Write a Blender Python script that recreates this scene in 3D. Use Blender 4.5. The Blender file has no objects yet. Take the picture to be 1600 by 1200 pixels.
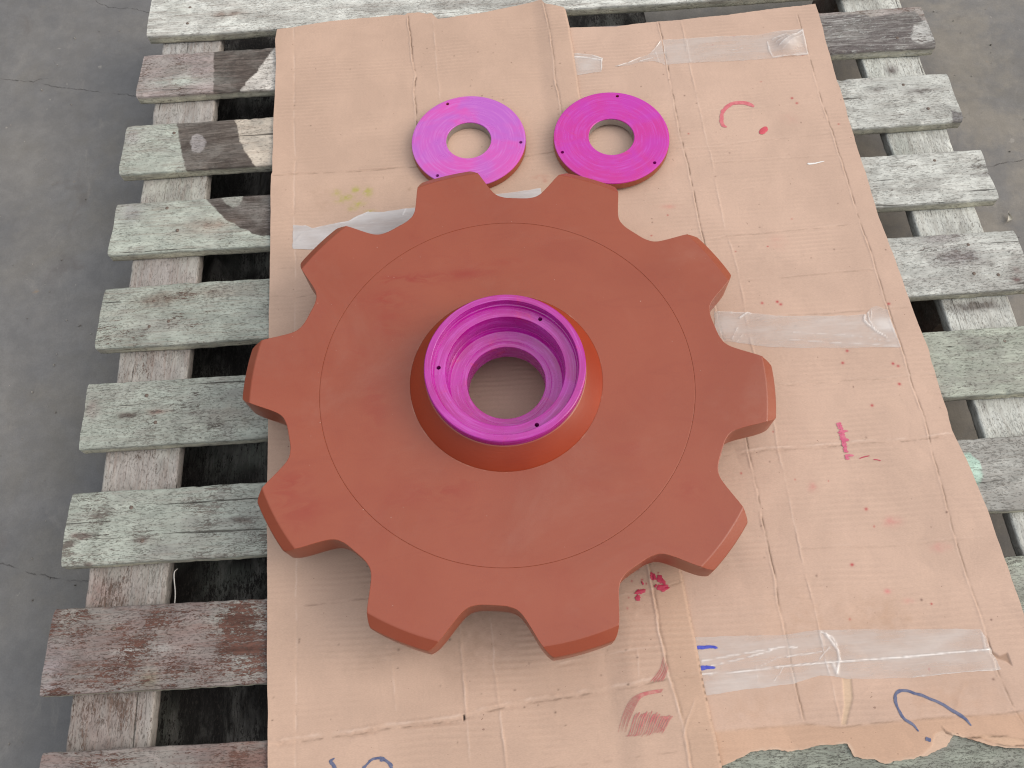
import bpy, bmesh, math
import numpy as np
from mathutils import Vector, Matrix

# ------------------------------------------------------------------ camera, light, exposure
scene = bpy.context.scene
COL = scene.collection
cam_data = bpy.data.cameras.new('camera')
cam_data.sensor_width = 36.0
cam_data.lens = 28.326
cam_data.clip_start = 0.02
cam_data.clip_end = 200.0
cam = bpy.data.objects.new('camera', cam_data)
COL.objects.link(cam)
cam.location = (0.00742, -0.44025, 1.21678)
cam.rotation_mode = 'QUATERNION'
cam.rotation_quaternion = (Matrix.Rotation(0.415173, 3, 'X') @ Matrix.Rotation(-0.0785385, 3, 'Z')).to_quaternion()
scene.camera = cam

SUN_EL, SUN_AZ = math.radians(36), math.radians(94)      # azimuth clockwise from +Y (towards +X = the right)
world = bpy.data.worlds.new('World')
scene.world = world
world.use_nodes = True
wn = world.node_tree
sky = wn.nodes.new('ShaderNodeTexSky')
sky.sky_type = 'NISHITA'
sky.sun_disc = False
sky.sun_elevation = SUN_EL
sky.sun_rotation = SUN_AZ
sky.air_density = 1.0
sky.dust_density = 8.0
sky.ozone_density = 0.3
wn.links.new(sky.outputs[0], wn.nodes['Background'].inputs[0])
wn.nodes['Background'].inputs[1].default_value = 0.05
# overcast cloud layer (overcast sky: brightest overhead, dull towards the horizon) over the hazy sky
w_tc = wn.nodes.new('ShaderNodeTexCoord')
w_sep = wn.nodes.new('ShaderNodeSeparateXYZ')
wn.links.new(w_tc.outputs['Generated'], w_sep.inputs[0])
w_mr = wn.nodes.new('ShaderNodeMapRange')
w_pow = wn.nodes.new('ShaderNodeMath')
w_pow.operation = 'POWER'
w_pow.use_clamp = True
wn.links.new(w_sep.outputs[2], w_pow.inputs[0])
w_pow.inputs[1].default_value = 1.8
wn.links.new(w_pow.outputs[0], w_mr.inputs['Value'])
for nm_, v_ in (('From Min', 0.0), ('From Max', 1.0), ('To Min', 0.04), ('To Max', 1.0)):
    w_mr.inputs[nm_].default_value = v_
w_cloud = wn.nodes.new('ShaderNodeBackground')
w_cloud.inputs[0].default_value = (0.985, 0.99, 1.0, 1.0)
w_str = wn.nodes.new('ShaderNodeMath')
w_str.operation = 'MULTIPLY'
wn.links.new(w_mr.outputs[0], w_str.inputs[0])
w_str.inputs[1].default_value = 1.14
wn.links.new(w_str.outputs[0], w_cloud.inputs[1])
w_add = wn.nodes.new('ShaderNodeAddShader')
wn.links.new(wn.nodes['Background'].outputs[0], w_add.inputs[0])
wn.links.new(w_cloud.outputs[0], w_add.inputs[1])
wn.links.new(w_add.outputs[0], wn.nodes['World Output'].inputs['Surface'])

sun_data = bpy.data.lights.new('sun', 'SUN')
sun_data.energy = 0.95
sun_data.angle = math.radians(45)
sun_data.color = (1.0, 0.98, 0.96)
sun = bpy.data.objects.new('sun', sun_data)
COL.objects.link(sun)
sd_ = Vector((math.sin(SUN_AZ) * math.cos(SUN_EL), math.cos(SUN_AZ) * math.cos(SUN_EL), math.sin(SUN_EL)))
sun.rotation_euler = sd_.to_track_quat('Z', 'Y').to_euler()
sun.location = sd_ * 5

vs = scene.view_settings
vs.view_transform = 'Standard'
vs.look = 'None'
vs.gamma = 1.0
vs.exposure = 0.17
vs.use_curve_mapping = False
scene.cycles.use_denoising = True
scene.cycles.max_bounces = 6
scene.cycles.filter_width = 1.15

# ------------------------------------------------------------------ levels (metres, floor = 0)
Z_DECK = 0.135          # top of the pallet boards
Z_CARD = 0.1405         # top of the cardboard under the sprocket
Z_TOP = 0.235           # top face of the sprocket plate
rng = np.random.default_rng(7)


# ------------------------------------------------------------------ small helpers
def vnoise(x, y, scale, seed, octaves=1):
    """smooth value noise in [-1, 1]; scale = feature size in metres"""
    out = np.zeros_like(np.asarray(x, float))
    amp, tot = 1.0, 0.0
    for o in range(octaves):
        r = np.random.default_rng(seed * 101 + o)
        tab = r.uniform(-1, 1, (128, 128))
        sx = np.asarray(x) / scale * (2 ** o) + 37.3 * o
        sy = np.asarray(y) / scale * (2 ** o) + 11.7 * o
        ix, iy = np.floor(sx).astype(int), np.floor(sy).astype(int)
        fx, fy = sx - ix, sy - iy
        fx, fy = fx * fx * (3 - 2 * fx), fy * fy * (3 - 2 * fy)
        a, b = tab[ix % 128, iy % 128], tab[(ix + 1) % 128, iy % 128]
        c, d = tab[ix % 128, (iy + 1) % 128], tab[(ix + 1) % 128, (iy + 1) % 128]
        out = out + amp * ((a * (1 - fx) + b * fx) * (1 - fy) + (c * (1 - fx) + d * fx) * fy)
        tot += amp
        amp *= 0.5
    return out / tot


def sstep(a, b, x):
    t = np.clip((np.asarray(x, float) - a) / (b - a), 0, 1)
    return t * t * (3 - 2 * t)


def sd_poly(X, Y, poly):
    """signed distance to a polygon, negative inside"""
    P = np.array(poly, float)
    d = np.full(X.shape, 1e9)
    inside = np.zeros(X.shape, bool)
    n = len(P)
    for i in range(n):
        a, b = P[i], P[(i + 1) % n]
        ex, ey = b - a
        wx, wy = X - a[0], Y - a[1]
        t = np.clip((wx * ex + wy * ey) / (ex * ex + ey * ey + 1e-12), 0, 1)
        d = np.minimum(d, np.hypot(wx - ex * t, wy - ey * t))
        c = ((a[1] <= Y) != (b[1] <= Y)) & (X < (b[0] - a[0]) * (Y - a[1]) / (b[1] - a[1] + 1e-12) + a[0])
        inside ^= c
    return np.where(inside, -d, d)


def d_line(X, Y, pts):
    """distance to an open polyline"""
    P = np.array(pts, float)
    d = np.full(X.shape, 1e9)
    for a, b in zip(P[:-1], P[1:]):
        ex, ey = b - a
        wx, wy = X - a[0], Y - a[1]
        t = np.clip((wx * ex + wy * ey) / (ex * ex + ey * ey + 1e-12), 0, 1)
        d = np.minimum(d, np.hypot(wx - ex * t, wy - ey * t))
    return d


def mesh_np(name, verts, quads, ngons=(), smooth=True):
    me = bpy.data.meshes.new(name)
    verts = np.asarray(verts, np.float32)
    quads = np.asarray(quads, np.int32).reshape(-1, 4)
    me.vertices.add(len(verts))
    me.vertices.foreach_set('co', verts.ravel())
    loops = quads.ravel()
    starts = np.arange(len(quads)) * 4
    for g in ngons:
        starts = np.append(starts, len(loops))
        loops = np.append(loops, g)
    me.loops.add(len(loops))
    me.loops.foreach_set('vertex_index', loops.astype(np.int32))
    me.polygons.add(len(starts))
    me.polygons.foreach_set('loop_start', starts.astype(np.int32))
    me.update(calc_edges=True)
    me.validate()
    me.polygons.foreach_set('use_smooth', np.full(len(me.polygons), smooth))
    return me


def add_col(me, name, rgb):
    a = me.color_attributes.new(name, 'FLOAT_COLOR', 'POINT')
    rgba = np.ones((len(rgb), 4), np.float32)
    rgba[:, :3] = rgb
    a.data.foreach_set('color', rgba.ravel())


def add_float(me, name, v):
    a = me.attributes.new(name, 'FLOAT', 'POINT')
    a.data.foreach_set('value', np.asarray(v, np.float32))


def link(name, me, mat, parent=None, loc=(0, 0, 0), rotz=0.0):
    o = bpy.data.objects.new(name, me)
    COL.objects.link(o)
    o.location = loc
    o.rotation_euler = (0, 0, rotz)
    if mat is not None and me is not None and not me.materials:
        me.materials.append(mat)
    if parent is not None:
        o.parent = parent
    return o


def thing(name, label, cat, loc=(0, 0, 0), group=None):
    o = bpy.data.objects.new(name, None)
    COL.objects.link(o)
    o.empty_display_size = 0.05
    o.location = loc
    tag(o, label, cat, group)
    return o


def tag(o, label, cat, group=None):
    o['label'] = label
    o['category'] = cat
    if group:
        o['group'] = group


def grid_faces(nu, nv, off=0, wrap_u=False):
    """quads of a nu x nv vertex grid (index = v * nu + u)"""
    u = np.arange(nu if wrap_u else nu - 1)
    v = np.arange(nv - 1)
    U, V = np.meshgrid(u, v)
    U, V = U.ravel(), V.ravel()
    U2 = (U + 1) % nu
    return np.stack([V * nu + U, V * nu + U2, (V + 1) * nu + U2, (V + 1) * nu + U], 1) + off


def lathe_mesh(name, profile, n=160, close=True):
    """profile = [(r, z), ...]; closed profile gives a ring-shaped solid"""
    P = np.array(profile, float)
    m = len(P)
    th = np.arange(n) / n * 2 * math.pi
    V = np.stack([np.outer(P[:, 0], np.cos(th)), np.outer(P[:, 0], np.sin(th)), np.outer(P[:, 1], np.ones(n))], 2).reshape(-1, 3)
    rows = m if close else m - 1
    q = []
    for j in range(rows):
        a, b = j * n, ((j + 1) % m) * n
        i = np.arange(n)
        i2 = (i + 1) % n
        q.append(np.stack([a + i, a + i2, b + i2, b + i], 1))
    return mesh_np(name, V, np.concatenate(q))


def resample(pts, n):
    P = np.array(pts, float)
    s = np.r_[0, np.cumsum(np.hypot(*np.diff(P, axis=0).T))]
    t = np.linspace(0, s[-1], n)
    return np.stack([np.interp(t, s, P[:, 0]), np.interp(t, s, P[:, 1])], 1)


def smooth_pts(pts, n):
    """Catmull-Rom through the points"""
    P = np.array(pts, float)
    P = np.vstack([2 * P[0] - P[1], P, 2 * P[-1] - P[-2]])
    out = []
    seg = len(P) - 3
    k = max(2, n // seg)
    for i in range(seg):
        t = np.linspace(0, 1, k, endpoint=False)[:, None]
        a, b, c, d = P[i:i + 4]
        out.append(.5 * (2 * b + (c - a) * t + (2 * a - 5 * b + 4 * c - d) * t ** 2 + (3 * b - a - 3 * c + d) * t ** 3))
    out.append(P[-2][None])
    return np.concatenate(out)


# ------------------------------------------------------------------ material helpers
class NT:
    def __init__(self, name):
        self.m = bpy.data.materials.new(name)
        self.m.use_nodes = True
        self.t = self.m.node_tree
        self.b = self.t.nodes['Principled BSDF']
        self.out = self.t.nodes['Material Output']

    def n(self, kind, **kw):
        nd = self.t.nodes.new(kind)
        for k, v in kw.items():
            setattr(nd, k, v)
        return nd

    def l(self, a, b):
        self.t.links.new(a, b)

    def val(self, sock, v):
        if hasattr(v, 'bl_idname') or hasattr(v, 'is_output'):
            self.l(v, sock)
        else:
            sock.default_value = v

    def coord(self, scale=(1, 1, 1), kind='Object', rand=False):
        tc = self.n('ShaderNodeTexCoord')
        src = tc.outputs[kind]
        if rand:
            oi = self.n('ShaderNodeObjectInfo')
            ml = self.n('ShaderNodeMath', operation='MULTIPLY')
            self.l(oi.outputs['Random'], ml.inputs[0])
            ml.inputs[1].default_value = 57.0
            ad = self.n('ShaderNodeVectorMath', operation='ADD')
            self.l(src, ad.inputs[0])
            self.l(ml.outputs[0], ad.inputs[1])
            src = ad.outputs[0]
        mp = self.n('ShaderNodeVectorMath', operation='MULTIPLY')
        self.l(src, mp.inputs[0])
        mp.inputs[1].default_value = scale
        return mp.outputs[0]

    def noise(self, vec, scale=1.0, detail=4.0, rough=0.55, dist=0.0):
        nd = self.n('ShaderNodeTexNoise')
        self.l(vec, nd.inputs['Vector'])
        nd.inputs['Scale'].default_value = scale
        nd.inputs['Detail'].default_value = detail
        nd.inputs['Roughness'].default_value = rough
        nd.inputs['Distortion'].default_value = dist
        return nd.outputs['Fac']

    def math(self, op, a, b=0.0, c=None, clamp=False):
        nd = self.n('ShaderNodeMath', operation=op)
        nd.use_clamp = clamp
        self.val(nd.inputs[0], a)
        self.val(nd.inputs[1], b)
        if c is not None:
            self.val(nd.inputs[2], c)
        return nd.outputs[0]

    def ramp(self, fac, lo, hi, a=0.0, b=1.0):
        nd = self.n('ShaderNodeMapRange')
        nd.interpolation_type = 'SMOOTHSTEP'
        self.val(nd.inputs['Value'], fac)
        nd.inputs['From Min'].default_value = lo
        nd.inputs['From Max'].default_value = hi
        nd.inputs['To Min'].default_value = a
        nd.inputs['To Max'].default_value = b
        return nd.outputs[0]

    def mix(self, fac, a, b, blend='MIX'):
        nd = self.n('ShaderNodeMix', data_type='RGBA', blend_type=blend)
        self.val(nd.inputs['Factor'], fac)
        for s, v in ((nd.inputs['A'], a), (nd.inputs['B'], b)):
            pass
        ia = [s for s in nd.inputs if s.name == 'A' and s.type == 'RGBA'][0]
        ib = [s for s in nd.inputs if s.name == 'B' and s.type == 'RGBA'][0]
        for s, v in ((ia, a), (ib, b)):
            if isinstance(v, tuple):
                s.default_value = (*v[:3], 1)
            else:
                self.l(v, s)
        return [o for o in nd.outputs if o.type == 'RGBA'][0]

    def scale_col(self, col, f):
        nd = self.n('ShaderNodeVectorMath', operation='SCALE')
        if isinstance(col, tuple):
            nd.inputs[0].default_value = col[:3]
        else:
            self.l(col, nd.inputs[0])
        self.val(nd.inputs['Scale'], f)
        return nd.outputs[0]

    def attr(self, name, out='Color'):
        nd = self.n('ShaderNodeAttribute')
        nd.attribute_name = name
        return nd.outputs[out]

    def bump(self, h, strength=0.3, dist=0.001, normal=None):
        nd = self.n('ShaderNodeBump')
        nd.inputs['Strength'].default_value = strength
        nd.inputs['Distance'].default_value = dist
        self.l(h, nd.inputs['Height'])
        if normal is not None:
            self.l(normal, nd.inputs['Normal'])
        return nd.outputs[0]

    def polar(self):
        tc = self.n('ShaderNodeTexCoord')
        sp = self.n('ShaderNodeSeparateXYZ')
        self.l(tc.outputs['Object'], sp.inputs[0])
        r = self.math('SQRT', self.math('ADD', self.math('MULTIPLY', sp.outputs[0], sp.outputs[0]), self.math('MULTIPLY', sp.outputs[1], sp.outputs[1])))
        th = self.math('ARCTAN2', sp.outputs[1], sp.outputs[0])
        return r, th, sp.outputs[2]

    def comb(self, x, y, z):
        nd = self.n('ShaderNodeCombineXYZ')
        for s, v in zip(nd.inputs, (x, y, z)):
            self.val(s, v)
        return nd.outputs[0]

    def set(self, **kw):
        for k, v in kw.items():
            s = self.b.inputs[k.replace('_', ' ')]
            if isinstance(v, tuple) and len(v) == 3:
                s.default_value = (*v, 1)
            else:
                self.val(s, v)


# ------------------------------------------------------------------ materials
def mat_paint():
    """red-oxide primer, satin, with rubbed patches and dust specks"""
    k = NT('red_oxide_primer')
    v = k.coord()
    big = k.ramp(k.noise(v, 5.0, 3.0, 0.5, 0.4), 0.35, 0.7)
    mid = k.ramp(k.noise(v, 16.0, 4.0, 0.6, 0.8), 0.45, 0.75)
    col = k.mix(big, (0.298, 0.060, 0.022), (0.266, 0.049, 0.016))
    col = k.mix(k.math('MULTIPLY', mid, 0.30), col, (0.262, 0.036, 0.012))
    col = k.mix(k.math('MULTIPLY', k.math('MULTIPLY', k.attr('smear', 'Fac'), k.ramp(k.noise(k.coord((1.0, 2.2, 1.0)), 26.0, 5.0, 0.65, 1.0), 0.36, 0.58)), 1.0), col, (0.262, 0.024, 0.005))
    speck = k.ramp(k.noise(v, 260.0, 1.0, 0.4), 0.80, 0.83)
    col = k.mix(k.math('MULTIPLY', speck, 0.5), col, (0.55, 0.40, 0.33))
    dark = k.ramp(k.noise(k.coord((1, 1, 1)), 95.0, 2.0, 0.5), 0.80, 0.86)
    col = k.mix(k.math('MULTIPLY', dark, 0.25), col, (0.22, 0.06, 0.035))
    drag = k.ramp(k.noise(k.coord((1.0, 4.5, 1.0)), 7.0, 5.0, 0.7, 1.4), 0.52, 0.74)
    col = k.mix(k.math('MULTIPLY', drag, 0.26), col, (0.235, 0.032, 0.010))
    dust = k.ramp(k.noise(v, 4.2, 6.0, 0.72, 0.6), 0.48, 0.80)
    col = k.mix(k.math('MULTIPLY', dust, 0.14), col, (0.42, 0.27, 0.20))
    geo = k.n('ShaderNodeNewGeometry')
    worn = k.math('MULTIPLY', k.ramp(geo.outputs['Pointiness'], 0.535, 0.60), k.ramp(k.noise(v, 38.0, 4.0, 0.65), 0.50, 0.66))
    col = k.mix(k.math('MULTIPLY', worn, 0.55), col, (0.50, 0.24, 0.17))
    k.l(col, k.b.inputs['Base Color'])
    rough = k.ramp(k.noise(v, 9.0, 4.0, 0.6), 0.3, 0.7, 0.30, 0.42)
    k.l(rough, k.b.inputs['Roughness'])
    k.set(IOR=1.6)
    peel = k.noise(v, 420.0, 2.0, 0.5)
    wav = k.noise(v, 22.0, 2.0, 0.5)
    n1 = k.bump(peel, 0.16, 0.0006)
    k.l(k.bump(wav, 0.10, 0.002, n1), k.b.inputs['Normal'])
    return k.m


def mat_cone():
    """same primer on the turned cone: fine concentric tool marks"""
    k = NT('red_oxide_primer_turned')
    r, th, z = k.polar()
    v = k.coord()
    col = k.mix(k.ramp(k.noise(v, 14.0, 3.0), 0.35, 0.7), (0.315, 0.038, 0.008), (0.285, 0.031, 0.006))
    k.l(col, k.b.inputs['Base Color'])
    ring = k.noise(k.comb(k.math('MULTIPLY', r, 1000.0), k.math('MULTIPLY', th, 4.0), 0.0), 1.0, 2.0, 0.6)
    k.l(k.bump(ring, 0.35, 0.0004), k.b.inputs['Normal'])
    k.set(Roughness=0.32, IOR=1.7)
    return k.m


def mat_dye(name, c_lo, c_hi, c_sheen, streak, red=0.0, wet=(0.20, 0.36), rings=1900.0, depth=0.3, fleckamt=0.6):
    """thin magenta layout dye brushed over turned steel: fine tool rings, uneven film, dark flecks"""
    k = NT(name)
    r, th, z = k.polar()
    v = k.coord(rand=True)
    patch = k.ramp(k.noise(v, 13.0, 3.0, 0.55, 0.9), 0.34, 0.66)
    wob = k.math('MULTIPLY', k.noise(v, 20.0, 2.0), 0.004)
    rr = k.math('ADD', r, wob)
    brush = k.noise(k.comb(k.math('MULTIPLY', rr, 420.0), k.math('MULTIPLY', th, 1.6), k.math('MULTIPLY', z, 240.0)), 1.0, 3.0, 0.6, 0.3)
    tool = k.noise(k.comb(k.math('MULTIPLY', r, rings), k.math('MULTIPLY', th, 1.0), k.math('MULTIPLY', z, rings)), 1.0, 1.0, 0.5)
    col = k.mix(patch, c_lo, c_hi)
    col = k.mix(k.math('MULTIPLY', k.ramp(brush, 0.46, 0.70), streak), col, c_sheen)  # sheen painted into the base colour as paler streaks
    stain = k.ramp(k.noise(v, 26.0, 4.0, 0.65, 1.2), 0.60, 0.74)
    col = k.mix(k.math('MULTIPLY', stain, red), col, (0.58, 0.012, 0.11))
    fleck = k.math('MULTIPLY', k.ramp(k.noise(v, 300.0, 3.0, 0.6), 0.62, 0.70), k.ramp(k.noise(v, 40.0, 2.0), 0.45, 0.6))
    col = k.mix(k.math('MULTIPLY', fleck, fleckamt * 0.6), col, (0.24, 0.02, 0.18))
    k.l(col, k.b.inputs['Base Color'])
    k.l(k.ramp(k.noise(v, 30.0, 4.0, 0.65), 0.3, 0.7, *wet), k.b.inputs['Roughness'])
    k.set(IOR=1.68)
    h = k.math('ADD', k.math('MULTIPLY', tool, 0.5), k.math('ADD', brush, k.math('MULTIPLY', k.noise(v, 60.0, 2.0), 0.35)))
    k.l(k.bump(h, depth, 0.0005), k.b.inputs['Normal'])
    return k.m


def mat_steel():
    k = NT('bare_machined_steel')
    v = k.coord()
    r, th, z = k.polar()
    line = k.noise(k.comb(k.math('MULTIPLY', z, 1500.0), k.math('MULTIPLY', th, 3.0), 0.0), 1.0, 2.0)
    col = k.mix(k.noise(v, 60.0, 3.0), (0.30, 0.29, 0.27), (0.46, 0.46, 0.44))
    col = k.mix(k.math('MULTIPLY', k.ramp(k.noise(v, 45.0, 4.0), 0.56, 0.66), 0.6), col, (0.28, 0.17, 0.12))
    k.l(col, k.b.inputs['Base Color'])
    k.l(k.bump(line, 0.2, 0.0004), k.b.inputs['Normal'])
    k.set(Metallic=0.7, Roughness=0.42)
    return k.m


def mat_hole():
    k = NT('dark_hole_steel')  # dark base colour on the drilled hole walls
    k.l(k.mix(k.noise(k.coord(), 200.0), (0.03, 0.012, 0.025), (0.09, 0.03, 0.07)), k.b.inputs['Base Color'])
    k.set(Roughness=0.6)
    return k.m


def mat_card(name, kind='face'):
    """kraft cardboard; colour attribute carries stains and print, the rest is paper grain and flutes"""
    k = NT(name)
    v = k.coord()
    col = k.attr('tone')
    fib = k.noise(k.coord((1, 3.5, 1)), 330.0, 3.0, 0.6)
    col = k.scale_col(col, k.ramp(fib, 0.2, 0.8, 0.93, 1.07))
    blot = k.noise(v, 9.0, 4.0, 0.6, 0.3)
    col = k.scale_col(col, k.ramp(blot, 0.3, 0.7, 0.93, 1.05))
    dirt = k.ramp(k.noise(v, 36.0, 5.0, 0.7), 0.60, 0.76)
    col = k.mix(k.math('MULTIPLY', dirt, 0.10), col, (0.25, 0.17, 0.12))
    speck = k.ramp(k.noise(v, 190.0, 1.5, 0.5), 0.765, 0.80)
    col = k.mix(k.math('MULTIPLY', speck, 0.55), col, (0.14, 0.07, 0.05))
    # corrugation pressed through the liner
    sp = k.n('ShaderNodeSeparateXYZ')
    k.l(k.n('ShaderNodeTexCoord').outputs['Object'], sp.inputs[0])
    ywarp = k.math('ADD', k.math('ADD', sp.outputs[1], k.math('MULTIPLY', sp.outputs[0], 0.02)), k.math('MULTIPLY', k.noise(v, 7.0, 2.0), 0.012))
    flute = k.math('SINE', k.math('MULTIPLY', ywarp, 2 * math.pi / 0.0078))
    fm = k.ramp(k.noise(k.coord((1, 1.6, 1)), 7.5, 3.0, 0.6), 0.42, 0.66, 0.0, 1.0)
    fl = k.math('MULTIPLY', flute, fm)
    col = k.scale_col(col, k.math('MULTIPLY_ADD', fl, 0.026, 1.0))
    k.l(col, k.b.inputs['Base Color'])
    n1 = k.bump(fl, 0.6, 0.00045)
    cr = k.noise(k.coord((1.6, 1, 1)), 26.0, 5.0, 0.62, 0.6)
    n2 = k.bump(cr, 0.30, 0.0024, n1)
    n3 = k.bump(fib, 0.12, 0.0005, n2)
    k.l(n3, k.b.inputs['Normal'])
    k.set(Roughness=0.78, Specular_IOR_Level=0.28)
    return k.m


def mat_tape(name, milky, tint):
    k = NT(name)
    v = k.coord()
    wr = k.noise(k.coord((0.3, 2.2, 1)), 48.0, 4.0, 0.6, 1.0)
    fine = k.noise(k.coord((0.10, 2.4, 1)), 90.0, 3.0, 0.6, 0.5)
    fold = k.attr('fold', 'Fac')
    tr = k.n('ShaderNodeBsdfTransparent')
    mixer = k.n('ShaderNodeMixShader')
    op = k.math('ADD', k.ramp(k.noise(k.coord((0.5, 1.5, 1)), 22.0, 3.0, 0.55), 0.3, 0.7, milky - 0.14, milky + 0.14), k.math('MULTIPLY', k.ramp(fine, 0.40, 0.80), 0.10))
    op = k.math('ADD', op, k.math('MULTIPLY', fold, 0.75), clamp=True)
    k.l(op, mixer.inputs[0])
    k.l(tr.outputs[0], mixer.inputs[1])
    k.l(k.b.outputs[0], mixer.inputs[2])
    k.l(mixer.outputs[0], k.out.inputs['Surface'])
    k.l(k.mix(k.math('MULTIPLY', fold, 0.8), tint, (0.78, 0.74, 0.71)), k.b.inputs['Base Color'])
    k.set(Roughness=0.14, Specular_IOR_Level=0.6)
    n1 = k.bump(wr, 0.5, 0.0016)
    k.l(k.bump(fine, 0.35, 0.0006, n1), k.b.inputs['Normal'])
    return k.m


def mat_ink(name, c1, c2, rough=0.55, scale=160.0):
    k = NT(name)
    k.l(k.mix(k.ramp(k.noise(k.coord((1, 1, 1)), scale, 3.0, 0.6), 0.3, 0.7), c1, c2), k.b.inputs['Base Color'])
    k.set(Roughness=rough, Specular_IOR_Level=0.3)
    return k.m


def mat_wood():
    """old painted board: 'tint' = paint colour, 'under' = what shows where it flaked, 'wear' = how much flaked"""
    k = NT('weathered_painted_board')
    vg = k.coord((1, 7, 7), rand=True)
    v = k.coord(rand=True)
    wear = k.attr('wear', 'Fac')
    tint, undr = k.attr('tint'), k.attr('under')
    grain = k.noise(k.coord((1, 14, 14), rand=True), 14.0, 6.0, 0.68, 0.6)
    fl1 = k.noise(k.coord((1, 2.9, 2.9), rand=True), 175.0, 6.0, 0.72, 0.9)
    fl2 = k.noise(vg, 34.0, 5.0, 0.65, 0.3)
    fl3 = k.noise(v, 22.0, 3.0, 0.6)
    fn = k.math('ADD', k.math('ADD', k.math('MULTIPLY', fl1, 0.52), k.math('MULTIPLY', fl2, 0.28)), k.math('MULTIPLY', fl3, 0.20))
    flake = k.ramp(k.math('ADD', fn, k.math('MULTIPLY', k.math('SUBTRACT', wear, 0.5), 0.44)), 0.495, 0.545)
    # weathered paint: blotchy, greyed and dirty along the grain
    blot = k.ramp(k.noise(k.coord((1, 1.8, 1.8), rand=True), 24.0, 6.0, 0.7, 0.6), 0.30, 0.72)
    paint = k.scale_col(tint, k.math('MULTIPLY_ADD', blot, 0.42, 0.74))
    grey = k.ramp(k.noise(k.coord((1, 2.2, 2.2), rand=True), 11.0, 5.0, 0.65, 0.8), 0.42, 0.70, 0.0, 0.55)
    paint = k.mix(grey, paint, (0.255, 0.245, 0.225))
    paint = k.mix(k.ramp(grain, 0.44, 0.70, 0.0, 0.45), paint, k.scale_col(undr, 1.7))
    under = k.scale_col(undr, k.ramp(grain, 0.25, 0.75, 0.65, 1.5))
    col = k.mix(flake, paint, under)
    # short dark checks along the grain, long splits, pits
    dash = k.ramp(k.math('ADD', k.noise(k.coord((1, 3.6, 3.6), rand=True), 150.0, 3.0, 0.65, 0.5), k.math('MULTIPLY', k.math('SUBTRACT', k.noise(v, 17.0, 3.0), 0.5), 0.22)), 0.555, 0.635)
    splits = k.ramp(k.noise(k.coord((1, 32, 32), rand=True), 4.5, 4.0, 0.6, 0.5), 0.655, 0.69)
    pit = k.ramp(k.noise(k.coord((1, 2.0, 2.0), rand=True), 210.0, 2.0, 0.55), 0.63, 0.70)
    col = k.mix(k.math('MULTIPLY', dash, 0.40), col, (0.10, 0.088, 0.075))
    col = k.mix(k.math('MULTIPLY', pit, 0.40), col, (0.08, 0.07, 0.06))
    col = k.mix(k.math('MULTIPLY', splits, 0.75), col, (0.04, 0.034, 0.028))
    k.l(col, k.b.inputs['Base Color'])
    k.set(Roughness=0.85, Specular_IOR_Level=0.2)
    h = k.math('SUBTRACT', k.math('SUBTRACT', k.math('MULTIPLY', grain, 0.7), k.math('MULTIPLY', flake, 0.4)), k.math('ADD', k.math('MULTIPLY', splits, 1.4), k.math('ADD', k.math('MULTIPLY', dash, 0.5), k.math('MULTIPLY', pit, 0.3))))
    k.l(k.bump(h, 0.75, 0.0014), k.b.inputs['Normal'])
    return k.m


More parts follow.
